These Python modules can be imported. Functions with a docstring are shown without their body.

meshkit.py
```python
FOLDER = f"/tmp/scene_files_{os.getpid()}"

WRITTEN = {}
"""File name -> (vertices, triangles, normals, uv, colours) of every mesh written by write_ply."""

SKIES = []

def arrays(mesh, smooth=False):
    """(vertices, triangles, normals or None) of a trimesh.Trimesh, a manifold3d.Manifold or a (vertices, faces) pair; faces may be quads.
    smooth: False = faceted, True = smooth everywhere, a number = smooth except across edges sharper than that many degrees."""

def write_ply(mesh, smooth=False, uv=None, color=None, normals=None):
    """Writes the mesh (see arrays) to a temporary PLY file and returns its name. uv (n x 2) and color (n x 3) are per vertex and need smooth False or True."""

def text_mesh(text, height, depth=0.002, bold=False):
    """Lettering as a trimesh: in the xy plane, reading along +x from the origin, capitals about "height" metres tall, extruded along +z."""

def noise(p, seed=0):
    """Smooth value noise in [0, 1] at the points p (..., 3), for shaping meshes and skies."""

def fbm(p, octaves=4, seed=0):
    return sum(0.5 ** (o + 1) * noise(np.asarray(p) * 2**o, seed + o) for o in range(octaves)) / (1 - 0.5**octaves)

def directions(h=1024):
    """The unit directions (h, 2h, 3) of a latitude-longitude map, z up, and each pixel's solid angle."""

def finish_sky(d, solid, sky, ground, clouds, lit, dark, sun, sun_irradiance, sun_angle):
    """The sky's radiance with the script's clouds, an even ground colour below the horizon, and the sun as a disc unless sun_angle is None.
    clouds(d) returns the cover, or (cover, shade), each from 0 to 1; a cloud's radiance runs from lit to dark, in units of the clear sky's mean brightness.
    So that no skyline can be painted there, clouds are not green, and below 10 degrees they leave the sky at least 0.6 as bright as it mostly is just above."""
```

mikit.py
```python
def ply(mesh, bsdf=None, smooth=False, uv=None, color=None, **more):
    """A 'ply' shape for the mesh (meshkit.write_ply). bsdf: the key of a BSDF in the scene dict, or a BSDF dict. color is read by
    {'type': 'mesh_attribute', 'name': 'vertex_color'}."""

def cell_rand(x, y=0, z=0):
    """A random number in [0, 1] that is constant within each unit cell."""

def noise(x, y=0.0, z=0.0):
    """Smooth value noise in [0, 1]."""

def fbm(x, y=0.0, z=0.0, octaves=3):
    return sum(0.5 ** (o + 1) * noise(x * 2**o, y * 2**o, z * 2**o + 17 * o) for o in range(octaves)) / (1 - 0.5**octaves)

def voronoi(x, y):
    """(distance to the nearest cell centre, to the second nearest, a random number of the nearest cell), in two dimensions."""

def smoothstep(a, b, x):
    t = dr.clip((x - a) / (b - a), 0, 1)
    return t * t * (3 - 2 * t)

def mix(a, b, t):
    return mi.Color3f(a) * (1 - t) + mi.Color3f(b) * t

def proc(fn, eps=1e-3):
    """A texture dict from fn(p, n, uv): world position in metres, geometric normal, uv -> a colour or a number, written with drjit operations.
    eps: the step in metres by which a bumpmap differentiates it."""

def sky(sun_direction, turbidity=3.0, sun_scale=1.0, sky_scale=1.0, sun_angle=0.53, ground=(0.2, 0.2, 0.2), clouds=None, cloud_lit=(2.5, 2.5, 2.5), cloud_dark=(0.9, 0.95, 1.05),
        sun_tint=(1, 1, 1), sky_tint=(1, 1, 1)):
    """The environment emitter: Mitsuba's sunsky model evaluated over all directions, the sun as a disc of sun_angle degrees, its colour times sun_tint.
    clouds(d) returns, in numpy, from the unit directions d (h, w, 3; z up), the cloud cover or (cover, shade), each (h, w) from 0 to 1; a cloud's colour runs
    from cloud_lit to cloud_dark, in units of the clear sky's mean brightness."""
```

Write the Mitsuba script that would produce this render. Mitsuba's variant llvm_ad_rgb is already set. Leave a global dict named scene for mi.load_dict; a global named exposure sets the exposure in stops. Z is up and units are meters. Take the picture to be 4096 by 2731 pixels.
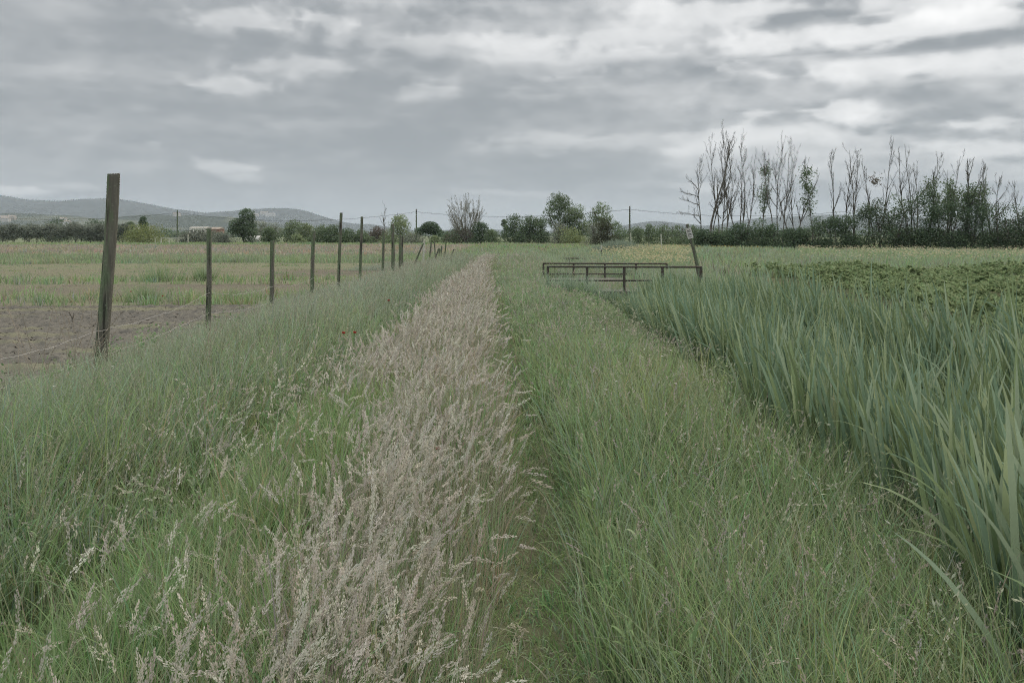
import math
import numpy as np
import drjit as dr
import trimesh
import mitsuba as mi
import mikit, meshkit

T = mi.ScalarTransform4f
scene, labels = {}, {}

# ------------------------------------------------------------------ camera, sky, exposure
CAM_H = 1.6
scene['camera'] = {
    'type': 'perspective', 'fov': 65.5, 'fov_axis': 'x', 'near_clip': 0.05, 'far_clip': 40000.0,
    'to_world': T().look_at(origin=[0, 0, CAM_H], target=[0, 10, CAM_H], up=[0, 0, 1]),
    'principal_point_offset_y': 0.1554,
    'medium': {'type': 'ref', 'id': 'air'},
}
exposure = 2.0

# broken overcast: brighter openings and darker bars (azimuth from straight ahead, elevation, half widths in degrees, strength)
OPEN = [(-22.0, 13.5, 3.6, .85, .30), (-19.3, 9.9, 2.8, .6, .30), (-15.0, 11.2, 5.0, .8, .22), (-24.1, 5.7, 1.0, .45, .18),
        (-20.2, 4.4, 2.2, .7, .27), (-12.8, 14.4, 1.7, .6, .34), (-7.0, 12.9, 7.0, 1.0, .12), (5.0, 13.8, 4.2, .5, .22), (-4, 13.6, 4, .4, .10),
        (2.0, 15.9, 9, .6, .16), (15.5, 15.3, 7.0, .7, .36), (24.5, 13.1, 9.5, .65, .5), (33, 14.4, 7, .9, .5), (27.5, 10.6, 8.0, .6, .46), (21.3, 8.1, 2.6, .6, .46),
        (17.1, 8.2, 1.1, .3, .34), (30.4, 6.9, 2.8, .6, .40), (31.0, 5.4, 3.4, .5, .32), (-31.5, 2.6, 3.4, .28, .36), (-27.5, 2.9, 2, .35, .2),
        (9.5, 6.6, 7.5, .6, .20), (12.5, 3.2, 3.0, .45, .18), (24.0, 5.0, 9.0, 2.4, .20), (-6.3, 10.0, 2.4, .45, .16), (0.5, 2.9, 3.0, .3, .14), (16, 11.3, 3, .4, .16),
        (-6.0, 12.6, 9, 2.2, .09), (12, 14, 15, 3.0, .08), (29, 11.5, 9, 5, .15), (22, 9.5, 8, 2, .08),
        (-4.0, 4.8, 11.0, 1.9, -.10), (9.0, 8.3, 9.0, .9, -.12), (11.0, 11.3, 7.5, .8, -.24), (28.5, 12.0, 7.5, .5, -.42),
        (21.5, 14.4, 3.6, .5, -.42), (-13, 12.6, 3, .6, -.16), (30.0, 8.9, 7.0, .7, -.24), (-29, 12.2, 6, 1.2, -.12), (-24, 8.2, 8, .7, -.10), (1, 9.5, 4, .6, -.08)]


def clouds(d):
    x, y, z = d[..., 0], d[..., 1], np.maximum(d[..., 2], 0.0)
    az, el = np.degrees(np.arctan2(x, y)), np.degrees(np.arcsin(np.clip(z, 0, 1)))
    ev = 11.0 * np.log1p(el / 7.0)               # a layer seen edge-on: finer towards the horizon

    def f(sa, se, seed, o=5, da=0.0, de=0.0, r=0.0):
        c, s_ = math.cos(r), math.sin(r)
        u, v = az / sa + da, ev / se + de
        return meshkit.fbm(np.stack([u * c - v * s_ + 60.5, u * s_ + v * c + 60.5, 0 * az], -1), o, seed)
    w1, w2 = f(8, 2.6, 5, 4) - .5, f(8, 2.6, 6, 4) - .5
    big = f(13, 3.0, 11, 5, 0, 0, .4)
    mid = f(5.6, 1.2, 12, 6, 1.5 * w1, 1.5 * w2, .5)
    bill = np.abs(f(2.3, .85, 14, 5, 1.4 * w1, 1.4 * w2, .3) - .5) * 2   # billows
    s = np.clip((az + 20) / 48, 0, 1)
    s = s * s * (3 - 2 * s)
    lo = np.clip(el / 15, 0, 1)
    b = .075 + .11 * s * (.3 + .7 * lo) + .02 * lo
    tex = (.28 + .30 * s) * (big - .5) + (.30 + .30 * s) * (mid - .5) - (.10 + .16 * s) * (bill - .22) + .20 * (f(7.5, .55, 16, 4, .5 * w1, .8 * w2, .1) - .5) + .24 * (f(1.5, .42, 15, 4, .8 * w1, .8 * w2, .2) - .5)
    b = b + tex * np.clip(.35 + el / 12, 0, 1)
    for a0, e0, wa, we, k in OPEN:
        da = (az - a0 + 3.2 * w1 * min(wa, 4)) / wa
        de = (el - e0 + 1.6 * w2 * we) / we
        r = np.sqrt(da * da + de * de) + 2.0 * (.5 - mid) + .9 * (bill - .24)
        t = np.clip((1.45 - r) / np.where(de > 0, .72, 1.35), 0, 1)
        b = b + k * t * t * (3 - 2 * t)
    up = np.clip((el - 17) / 40, 0, 1)
    b = .05 * np.logaddexp(0, b / .05)
    b = np.clip(np.where(b > .55, .55 + (b - .55) * .5, b), 0, 1) * .43
    b = b + .80 * up          # an overcast sky is brightest overhead
    return np.ones_like(b), np.clip(1 - b, 0, 1)


scene['sky'] = mikit.sky([0.42, 0.55, 0.80], turbidity=5, sun_scale=0.32, sun_angle=30, sun_tint=(1, .97, .93),
                         clouds=clouds, cloud_lit=(4.52, 4.44, 4.34), cloud_dark=(.685, .742, .795), ground=(.12, .13, .10))
scene['air'] = {'type': 'homogeneous', 'albedo': {'type': 'rgb', 'value': [.72, .83, .97]}, 'sigma_t': 0.000105}

rng = np.random.default_rng(11)

# ------------------------------------------------------------------ helpers
ORD = ['first', 'second', 'third', 'fourth', 'fifth', 'sixth', 'seventh', 'eighth', 'ninth', 'tenth', 'eleventh', 'twelfth', 'thirteenth',
       'fourteenth', 'fifteenth', 'sixteenth', 'seventeenth', 'eighteenth', 'nineteenth', 'twentieth', 'twenty-first', 'twenty-second', 'twenty-third', 'twenty-fourth']
taken = set()


def numbered(name):
    key, k = name, 0
    while key in taken:
        k += 1
        key = f'{name}_{k:03d}'
    taken.add(key)
    return key


def thing(name, label, cat, group=None, kind=None):
    key = numbered(name)
    labels[key] = {'label': label, 'category': cat}
    if group:
        labels[key]['group'] = group
    if kind:
        labels[key]['kind'] = kind
    return key


def add(key, mesh, bsdf, smooth=False, color=None):
    scene[key] = mikit.ply(mesh, bsdf, smooth=smooth, color=color)
    return key


def part(parent, name, mesh, bsdf, smooth=False, color=None, kind=None, label=None):
    key = numbered(parent + '__' + name)
    add(key, mesh, bsdf, smooth, color)
    if kind or label:
        labels[key] = {}
        if kind: labels[key]['kind'] = kind
        if label: labels[key]['label'] = label
    return key


def structure(name, mesh, bsdf, smooth=False, color=None, label=None):
    key = numbered(name)
    labels[key] = {'kind': 'structure'}
    if label: labels[key]['label'] = label
    return add(key, mesh, bsdf, smooth, color)


class Soup:
    def __init__(self):
        self.v, self.f, self.c, self.n = [], [], [], 0

    def put(self, v, f, c):
        v = np.asarray(v, float).reshape(-1, 3)
        self.v.append(v)
        self.f.append(np.asarray(f, int).reshape(-1, 3) + self.n)
        self.c.append(np.broadcast_to(np.asarray(c, float), v.shape).reshape(-1, 3))
        self.n += len(v)

    def mesh(self):
        return np.vstack(self.v), np.vstack(self.f)

    def col(self):
        return np.clip(np.vstack(self.c), 0, 1)


def smooth01(a, b, x):
    t = np.clip((x - a) / (b - a), 0, 1)
    return t * t * (3 - 2 * t)


def nz(x, y, s, seed=0, octv=3):
    return meshkit.fbm(np.stack([np.asarray(x) / s, np.asarray(y) / s, 0 * np.asarray(x)], -1) + 50.3, octv, seed)


def tube(pts, rad, sides=6, cap=True):
    p = np.asarray(pts, float)
    n = len(p)
    t = np.gradient(p, axis=0)
    t /= np.linalg.norm(t, axis=1, keepdims=True) + 1e-12
    ref = np.array([0.0, 0, 1]) if abs(t[0, 2]) < .8 else np.array([1.0, 0, 0])
    a = np.cross(t, ref)
    a /= np.linalg.norm(a, axis=1, keepdims=True) + 1e-12
    b = np.cross(t, a)
    ang = np.arange(sides) * 2 * np.pi / sides
    r = np.broadcast_to(rad, (n,))[:, None, None]
    v = p[:, None] + r * (np.cos(ang)[None, :, None] * a[:, None] + np.sin(ang)[None, :, None] * b[:, None])
    i, j = np.meshgrid(np.arange(n - 1), np.arange(sides), indexing='ij')
    q = np.stack([i * sides + j, i * sides + (j + 1) % sides, (i + 1) * sides + (j + 1) % sides, (i + 1) * sides + j], -1).reshape(-1, 4)
    f = np.vstack([q[:, [0, 2, 1]], q[:, [0, 3, 2]]])
    v = v.reshape(-1, 3)
    if cap:
        k = len(v)
        v = np.vstack([v, p[:1], p[-1:]])
        j = np.arange(sides)
        f = np.vstack([f, np.stack([np.full(sides, k), j, (j + 1) % sides], 1),
                       np.stack([np.full(sides, k + 1), (n - 1) * sides + (j + 1) % sides, (n - 1) * sides + j], 1)])
    return v, f


def box(x0, x1, y0, y1, z0, z1):
    m = trimesh.creation.box((x1 - x0, y1 - y0, z1 - z0))
    m.apply_translation(((x0 + x1) / 2, (y0 + y1) / 2, (z0 + z1) / 2))
    return m


def join(ms):
    v, f, n = [], [], 0
    for m in ms:
        a, b = (m.vertices, m.faces) if hasattr(m, 'faces') else m
        v.append(np.asarray(a)); f.append(np.asarray(b) + n); n += len(a)
    return np.vstack(v), np.vstack(f)


# ------------------------------------------------------------------ materials
def tw(b):
    return {'type': 'twosided', 'bsdf': b}


def rgb(*c):
    return {'type': 'rgb', 'value': list(c)}


scene['leaf'] = {'type': 'principledthin', 'base_color': {'type': 'mesh_attribute', 'name': 'vertex_color'}, 'roughness': 0.55, 'spec_trans': 0.0, 'diff_trans': 0.78, 'eta': 1.4}
scene['petal'] = {'type': 'principledthin', 'base_color': {'type': 'mesh_attribute', 'name': 'vertex_color'}, 'roughness': 0.8, 'spec_trans': 0.0, 'diff_trans': 0.8, 'eta': 1.3}


def ground_col(p, n, uv):
    x, y = p.x, p.y
    a = mikit.fbm(x * 1.3, y * 1.3, 0.0, 4)
    b = mikit.fbm(x * .11 + 7, y * .25 + 3, 0.0, 3)
    c = mikit.fbm(x * 9, y * 9, 1.0, 2)
    turf = mikit.mix([.075, .080, .050], [.125, .135, .085], a)
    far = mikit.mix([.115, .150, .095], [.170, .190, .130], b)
    pink = mikit.mix([.245, .228, .19], [.215, .22, .17], a)
    soil = mikit.mix([.085, .080, .070], [.160, .148, .126], a * .6 + c * .4)
    stub = mikit.mix([.165, .157, .122], [.140, .152, .105], a)
    w = (b - .5) * 5
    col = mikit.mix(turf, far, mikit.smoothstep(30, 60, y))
    left = mikit.smoothstep(-5.2, -5.8, x + (a - .5) * .6)
    tan = mikit.mix([.170, .160, .122], [.150, .165, .112], b)
    lf = mikit.mix(soil, mikit.mix(tan, far, .25), mikit.smoothstep(19.0, 20.0, y + .4 * w))
    lf = mikit.mix(lf, mikit.mix(soil, stub, b), mikit.smoothstep(22.0, 22.7, y + .3 * w))
    lf = mikit.mix(lf, mikit.mix(tan, far, .3), mikit.smoothstep(27.0, 28.2, y + .3 * w))
    lf = mikit.mix(lf, mikit.mix(stub, soil, mikit.smoothstep(-12, -7, x + w) * .8), mikit.smoothstep(32, 34, y + w * .5))
    lf = mikit.mix(lf, mikit.mix(tan, far, .15), mikit.smoothstep(39, 42, y + w * .5))
    lf = mikit.mix(lf, far, mikit.smoothstep(47.5, 48.5, y))
    lf = mikit.mix(lf, pink, mikit.smoothstep(62, 68, y))
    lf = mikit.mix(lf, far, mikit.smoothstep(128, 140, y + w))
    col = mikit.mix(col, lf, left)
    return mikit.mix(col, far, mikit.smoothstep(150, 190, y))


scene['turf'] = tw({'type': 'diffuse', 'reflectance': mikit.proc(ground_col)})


def soil_col(p, n, uv):
    a = mikit.fbm(p.x * 1.1 + 5, p.y * 1.6, 0.0, 4)
    c = mikit.fbm(p.x * 14, p.y * 14, p.z * 10, 3)
    s = mikit.fbm(p.x * .35, p.y * 2.2 + 2, 0.0, 3)
    base = mikit.mix([.082, .081, .073], [.172, .168, .150], c * .7 + a * .3)
    return mikit.mix(base, [.165, .168, .122], mikit.smoothstep(.50, .68, s) * .85)


scene['soil'] = tw({'type': 'diffuse', 'reflectance': mikit.proc(soil_col)})


def wood_col(p, n, uv):
    g = mikit.fbm(p.x * 70, p.y * 70, p.z * 4.5, 4)
    m = mikit.fbm(p.x * 9 + 3, p.y * 9, p.z * 2.2, 4)
    l = mikit.fbm(p.x * 45, p.y * 45, p.z * 45 + 5, 3)
    base = mikit.mix([.075, .074, .062], [.180, .172, .148], g)
    base = mikit.mix(base, mikit.mix([.075, .105, .062], [.155, .195, .128], g), mikit.smoothstep(.32, .60, m - .16 * n.x))
    crack = mikit.noise(p.x * 46, p.y * 46, p.z * 1.6 + 4)
    base = mikit.mix(base, [.030, .030, .026], mikit.smoothstep(.70, .80, crack) * .8)
    return mikit.mix(base, [.24, .26, .21], mikit.smoothstep(.64, .78, l) * .5)


def wood_bump(p, n, uv):
    return mikit.fbm(p.x * 90, p.y * 90, p.z * 5, 3) + .6 * mikit.smoothstep(.62, .5, mikit.noise(p.x * 28, p.y * 28, p.z * 1.2))


scene['weathered_wood'] = tw({'type': 'bumpmap', 'arbitrary': mikit.proc(wood_bump, eps=2e-3), 'scale': 0.002,
                              'bsdf': {'type': 'principled', 'base_color': mikit.proc(wood_col), 'roughness': .9, 'specular': .15}})


def rust_col(p, n, uv):
    a = mikit.fbm(p.x * 3, p.y * 20, p.z * 20, 4)
    c = mikit.fbm(p.x * 40, p.y * 40, p.z * 40, 3)
    r = mikit.mix([.042, .036, .031], [.080, .064, .054], c)
    return mikit.mix(r, [.075, .086, .072], mikit.smoothstep(.45, .62, a) * .75)


scene['rust'] = tw({'type': 'principled', 'base_color': mikit.proc(rust_col), 'roughness': .7, 'specular': .3})


def bark_col(p, n, uv):
    a = mikit.fbm(p.x * 6, p.y * 6, p.z * 1.5, 4)
    return mikit.mix([.10, .097, .088], [.22, .21, .19], a)


scene['bark'] = tw({'type': 'diffuse', 'reflectance': mikit.proc(bark_col)})
scene['dark_bark'] = tw({'type': 'diffuse', 'reflectance': mikit.proc(lambda p, n, uv: mikit.mix([.075, .070, .060], [.15, .14, .12], mikit.fbm(p.x * 8, p.y * 8, p.z * 2, 3)))})
scene['concrete'] = tw({'type': 'diffuse', 'reflectance': mikit.proc(lambda p, n, uv: mikit.mix([.085, .090, .080], [.20, .20, .185], mikit.fbm(p.x * 5, p.y * 5, p.z * 9, 4)))})
scene['hill_wood'] = tw({'type': 'diffuse', 'reflectance': mikit.proc(lambda p, n, uv: mikit.mix([.042, .049, .048], [.052, .060, .057], mikit.fbm(p.x * .008, p.y * .008, p.z * .01, 2)))})
scene['hill_field'] = tw({'type': 'diffuse', 'reflectance': mikit.proc(lambda p, n, uv: mikit.mix([.050, .062, .050], [.100, .112, .082], mikit.smoothstep(.4, .62, mikit.fbm(p.x * .007, p.y * .007, p.z * .02, 2))))})
scene['white_wall'] = tw({'type': 'diffuse', 'reflectance': rgb(.46, .45, .42)})
scene['cream_wall'] = tw({'type': 'diffuse', 'reflectance': rgb(.38, .35, .30)})
scene['red_wall'] = tw({'type': 'diffuse', 'reflectance': rgb(.24, .15, .12)})
scene['tile_roof'] = tw({'type': 'diffuse', 'reflectance': rgb(.30, .265, .23)})
scene['white_sheet'] = tw({'type': 'plastic', 'diffuse_reflectance': rgb(.50, .50, .48)})
scene['dull_steel'] = tw({'type': 'principled', 'base_color': rgb(.36, .36, .35), 'metallic': .3, 'roughness': .5})
scene['cable_black'] = tw({'type': 'diffuse', 'reflectance': rgb(.03, .03, .032)})
scene['pale_stake'] = tw({'type': 'diffuse', 'reflectance': mikit.proc(lambda p, n, uv: mikit.mix([.38, .40, .33], [.58, .58, .52], mikit.fbm(p.x * 30, p.y * 30, p.z * 5, 3)))})
scene['ink'] = tw({'type': 'diffuse', 'reflectance': rgb(.07, .07, .075)})

# ------------------------------------------------------------------ terrain
CX = 0.0


def shift(y):       # the track drifts left, then bends right over a slight rise
    y = np.asarray(y, float)
    return -.035 * np.maximum(y - 5, 0) + .0032 * np.maximum(y - 34, 0) ** 2 * (y < 60) + np.where(y >= 60, .0032 * 26 ** 2, 0)


def mid_l(y): return -1.58 + .10 * shift(y)
def mid_r(y): return -.15 + shift(y) - .14 * (1 - smooth01(2, 6, y))


def height(x, y):
    x, y = np.asarray(x, float), np.asarray(y, float)
    l, r = mid_l(y), mid_r(y)
    on = 1 - smooth01(40, 55, y)
    z = .05 * smooth01(l - .1, l + .3, x) * (1 - smooth01(r - .3, r + .1, x)) * on
    z = z - .10 * np.exp(-((x - (l - .28)) / .22) ** 2) * on - .17 * np.exp(-((x - (r + .28)) / .24) ** 2) * on
    z = z + .07 * smooth01(-2.1, -2.8, x) * (1 - smooth01(-3.4, -4.8, x))
    z = z - .10 * smooth01(-4.9, -5.8, x)
    z = z - .80 * np.exp(-((x - 3.2) / .70) ** 2) * (1 - smooth01(70, 95, y))
    near = 1 - smooth01(150, 400, y)
    z = z + (.10 * (nz(x, y, 5.0, 3) - .5) + .25 * smooth01(20, 60, y) * (nz(x, y, 22.0, 4) - .5)) * near
    z = z + .22 * np.exp(-((y - 62) / 18.) ** 2) * smooth01(3, 9, x) * (1 - smooth01(16, 28, x))
    z = z - .12 * smooth01(-4.9, -5.6, x) * smooth01(5.5, 7, y) * (1 - smooth01(19, 20, y)) * .6
    return z


def axis(parts):
    return np.unique(np.round(np.concatenate([np.arange(a, b, s) for a, b, s in parts]), 3))


gx = axis([(-9000, -2000, 700), (-2000, -200, 150), (-200, -30, 8), (-30, -9, 1), (-9, 9, .15), (9, 30, 1), (30, 200, 8), (200, 2000, 150), (2000, 9001, 700)])
gy = axis([(-400, -40, 60), (-40, -2, 4), (-2, 26, .22), (26, 60, .6), (60, 200, 4), (200, 1000, 50), (1000, 9001, 500)])


def grid_mesh(xs, ys, zf):
    X, Y = np.meshgrid(xs, ys)
    v = np.stack([X, Y, zf(X, Y)], -1).reshape(-1, 3)
    i, j = np.meshgrid(np.arange(len(ys) - 1), np.arange(len(xs) - 1), indexing='ij')
    a = i * len(xs) + j
    q = np.stack([a, a + 1, a + 1 + len(xs), a + len(xs)], -1).reshape(-1, 4)
    return v, np.vstack([q[:, [0, 1, 2]], q[:, [0, 2, 3]]])


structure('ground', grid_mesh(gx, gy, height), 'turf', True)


def soil_z(x, y):
    p = np.stack([x, y, 0 * x], -1)
    e = np.minimum(smooth01(-5.25, -5.7, x + .5 * (nz(x, y, .8, 8) - .5)), np.minimum(smooth01(5.6, 6.4, y), 1 - smooth01(19.0, 19.8, y)))
    clod = np.abs(meshkit.fbm(p * np.array([9., 9., 1]), 3, 21) - .5) * 2
    lump = np.clip(meshkit.fbm(p * 5.5 + 8, 3, 22) - .45, 0, 1)
    furrow = .02 * np.sin(y * 2 * np.pi / .8 + 2 * nz(x, y, 3, 9))
    return height(x, y) - .04 + e * (.06 + .11 * (.5 - clod) + .11 * lump + furrow)


structure('ploughed_soil', grid_mesh(np.arange(-16.5, -5.1, .042), np.arange(5.5, 19.9, .042), soil_z), 'soil', True,
          label='bare brown ploughed soil of the field behind the wooden posts')


# hills
def hill(name, Y, line, bsdf, depth, rough, label):
    line = np.array(line)
    xs = np.linspace(line[0, 0], line[-1, 0], 700)
    ridge = np.interp(xs, line[:, 0], line[:, 1])
    k = np.exp(-np.linspace(-2.2, 2.2, 15) ** 2); k /= k.sum()
    ridge = np.convolve(np.pad(ridge, 7, mode='edge'), k, 'valid') + rough * (nz(xs, 0 * xs, 60., 31) - .5) + rough * .3 * (nz(xs, 0 * xs, 14., 32) - .5)
    ys = np.concatenate([np.linspace(Y - depth, Y, 40), np.linspace(Y, Y + depth, 20)[1:]])
    t = np.clip((ys - (Y - depth)) / depth, 0, 1)
    t = np.where(ys > Y, 1 - (ys - Y) / depth, t)
    prof = t * t * (3 - 2 * t)
    X, YY = np.meshgrid(xs, ys)
    wob = meshkit.fbm(np.stack([X / 330, YY / 330, 0 * X], -1), 4, 35) - .5
    Z = -8 + (np.maximum(ridge, -6) + 8)[None] * prof[:, None] + wob * 90 * np.maximum(ridge, 0)[None] / 150 * (prof * (1 - prof) * 4)[:, None] * .6
    v = np.stack([X, YY, Z], -1).reshape(-1, 3)
    n = len(xs)
    i, j = np.meshgrid(np.arange(len(ys) - 1), np.arange(n - 1), indexing='ij')
    a = i * n + j
    q = np.stack([a, a + 1, a + 1 + n, a + n], -1).reshape(-1, 4)
    return structure(name, (v, np.vstack([q[:, [0, 1, 2]], q[:, [0, 2, 3]]])), bsdf, True, label=label)


hill('hills', 5200, [(-4600, 200), (-3913, 257), (-3515, 285), (-3344, 263), (-3174, 234), (-2918, 223), (-2776, 237), (-2600, 243), (-2491, 228), (-2264, 180), (-2093, 160), (-1985, 146),
                     (-1809, 157), (-1638, 171), (-1524, 180), (-1382, 172), (-1297, 143), (-1183, 106), (-1069, 81), (-899, 72), (-700, 38), (-500, 35), (-216, 43), (210, 29), (637, 50), (779, 75),
                     (921, 97), (1035, 81), (1206, 63), (1376, 72), (1547, 109), (1775, 123), (2059, 137), (2343, 126), (2628, 115), (3339, 100), (4050, 86), (4600, 80)], 'hill_wood', 1500, 7,
     'wooded grey-blue hills closing the horizon')
hill('hills', 2600, [(-2400, 70), (-1957, 72), (-1672, 71), (-1615, 75), (-1530, 71), (-1430, 64), (-1345, 51), (-1260, 62), (-1175, 69), (-1032, 67), (-933, 62), (-848, 51), (-762, 37), (-648, 18), (-535, 4), (-392, -5), (0, -6)],
     'hill_field', 700, 5, 'lower green foothill with pale houses in front of the blue hills')

# ------------------------------------------------------------------ grass and other ribbons
CUR = {}


def ribbons(soup, b, az, L, w, th0, th1, nseg, c0, c1, twist=None, pw=1.6, prof='grass'):
    """Tapered curved blades: b (n,3) foot, az the way it leans, th0 lean at the foot, th1 lean added towards the tip. Returns the centre lines."""
    n = len(b)
    t = np.linspace(0, 1, nseg + 1)
    tm = (t[:-1] + t[1:]) / 2
    th = th0[:, None] + th1[:, None] * tm[None] ** pw
    d = np.stack([np.cos(az), np.sin(az), 0 * az], -1)
    step = (L / nseg)[:, None, None] * (np.sin(th)[..., None] * d[:, None] + np.cos(th)[..., None] * np.array([0, 0, 1.0]))
    c = np.concatenate([b[:, None], b[:, None] + np.cumsum(step, 1)], 1)
    tw_ = rng.uniform(0, 2 * np.pi, n) if twist is None else twist
    ws = np.stack([np.cos(tw_), np.sin(tw_), 0 * tw_], -1)
    if prof == 'grass':
        pr = (1 - t ** 1.5) * .9 + .1
    elif prof == 'stem':
        pr = 1 - .5 * t
    else:
        pr = np.minimum(1, .75 + t) * np.sqrt(np.clip(1 - t ** 2.6, 0, 1)) + .02
    half = (w / 2)[:, None, None] * pr[None, :-1, None] * ws[:, None]
    l, r = c[:, :-1] - half, c[:, :-1] + half
    v = np.concatenate([np.stack([l, r], 2).reshape(n, -1, 3), c[:, -1:]], 1)
    k = 2 * nseg + 1
    f = []
    for i in range(nseg - 1):
        f += [[2 * i, 2 * i + 1, 2 * i + 3], [2 * i, 2 * i + 3, 2 * i + 2]]
    f += [[2 * nseg - 2, 2 * nseg - 1, 2 * nseg]]
    f = (np.array(f)[None] + (np.arange(n) * k)[:, None, None]).reshape(-1, 3)
    tc = np.concatenate([np.repeat(t[:-1], 2), [1.0]])[None, :, None]
    col = c0[:, None] * (1 - tc) + c1[:, None] * tc
    soup.put(v, f, col.reshape(-1, 3))
    return c


def diamonds(soup, p, d, l, w, col):
    """One pointed scale (two triangles) per row at p, pointing along d."""
    n = len(p)
    a = np.cross(d, rng.normal(size=(n, 3)))
    a /= np.linalg.norm(a, axis=1, keepdims=True) + 1e-9
    m = p + d * l[:, None] * .42
    v = np.stack([p, m - a * w[:, None] / 2, p + d * l[:, None], m + a * w[:, None] / 2], 1)
    f = (np.array([[0, 1, 2], [0, 2, 3]])[None] + (np.arange(n) * 4)[:, None, None]).reshape(-1, 3)
    soup.put(v, f, np.repeat(col, 4, 0))


def heads(soup, line, t0, k, l, w, spread, col, thick):
    """k scales along the last part (from t0) of each centre line."""
    n, m = line.shape[:2]
    u = np.sort(t0 + (1 - t0) * rng.random((n, k)), 1) * (m - 1)
    i = np.minimum(u.astype(int), m - 2)
    fr = (u - i)[..., None]
    r = np.arange(n)[:, None]
    p = line[r, i] * (1 - fr) + line[r, i + 1] * fr
    ax = line[r, i + 1] - line[r, i]
    ax /= np.linalg.norm(ax, axis=-1, keepdims=True) + 1e-9
    rad = rng.normal(size=p.shape)
    rad -= ax * (rad * ax).sum(-1, keepdims=True)
    rad /= np.linalg.norm(rad, axis=-1, keepdims=True) + 1e-9
    uu = (u / (m - 1) - t0) / (1 - t0)
    env = (np.sin(np.pi * np.clip(uu * .86 + .12, 0, 1)))[..., None]
    d = ax + rad * spread * rng.uniform(.3, 1, uu.shape)[..., None]
    d /= np.linalg.norm(d, axis=-1, keepdims=True)
    p = p + rad * thick * env * rng.uniform(.2, 1, uu.shape)[..., None]
    sz = rng.uniform(.7, 1.25, uu.shape)
    c = np.repeat(col[:, None], k, 1) * rng.uniform(.9, 1.1, uu.shape)[..., None]
    diamonds(soup, p.reshape(-1, 3), d.reshape(-1, 3), (l * sz).ravel(), (w * sz).ravel(), c.reshape(-1, 3))


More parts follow.
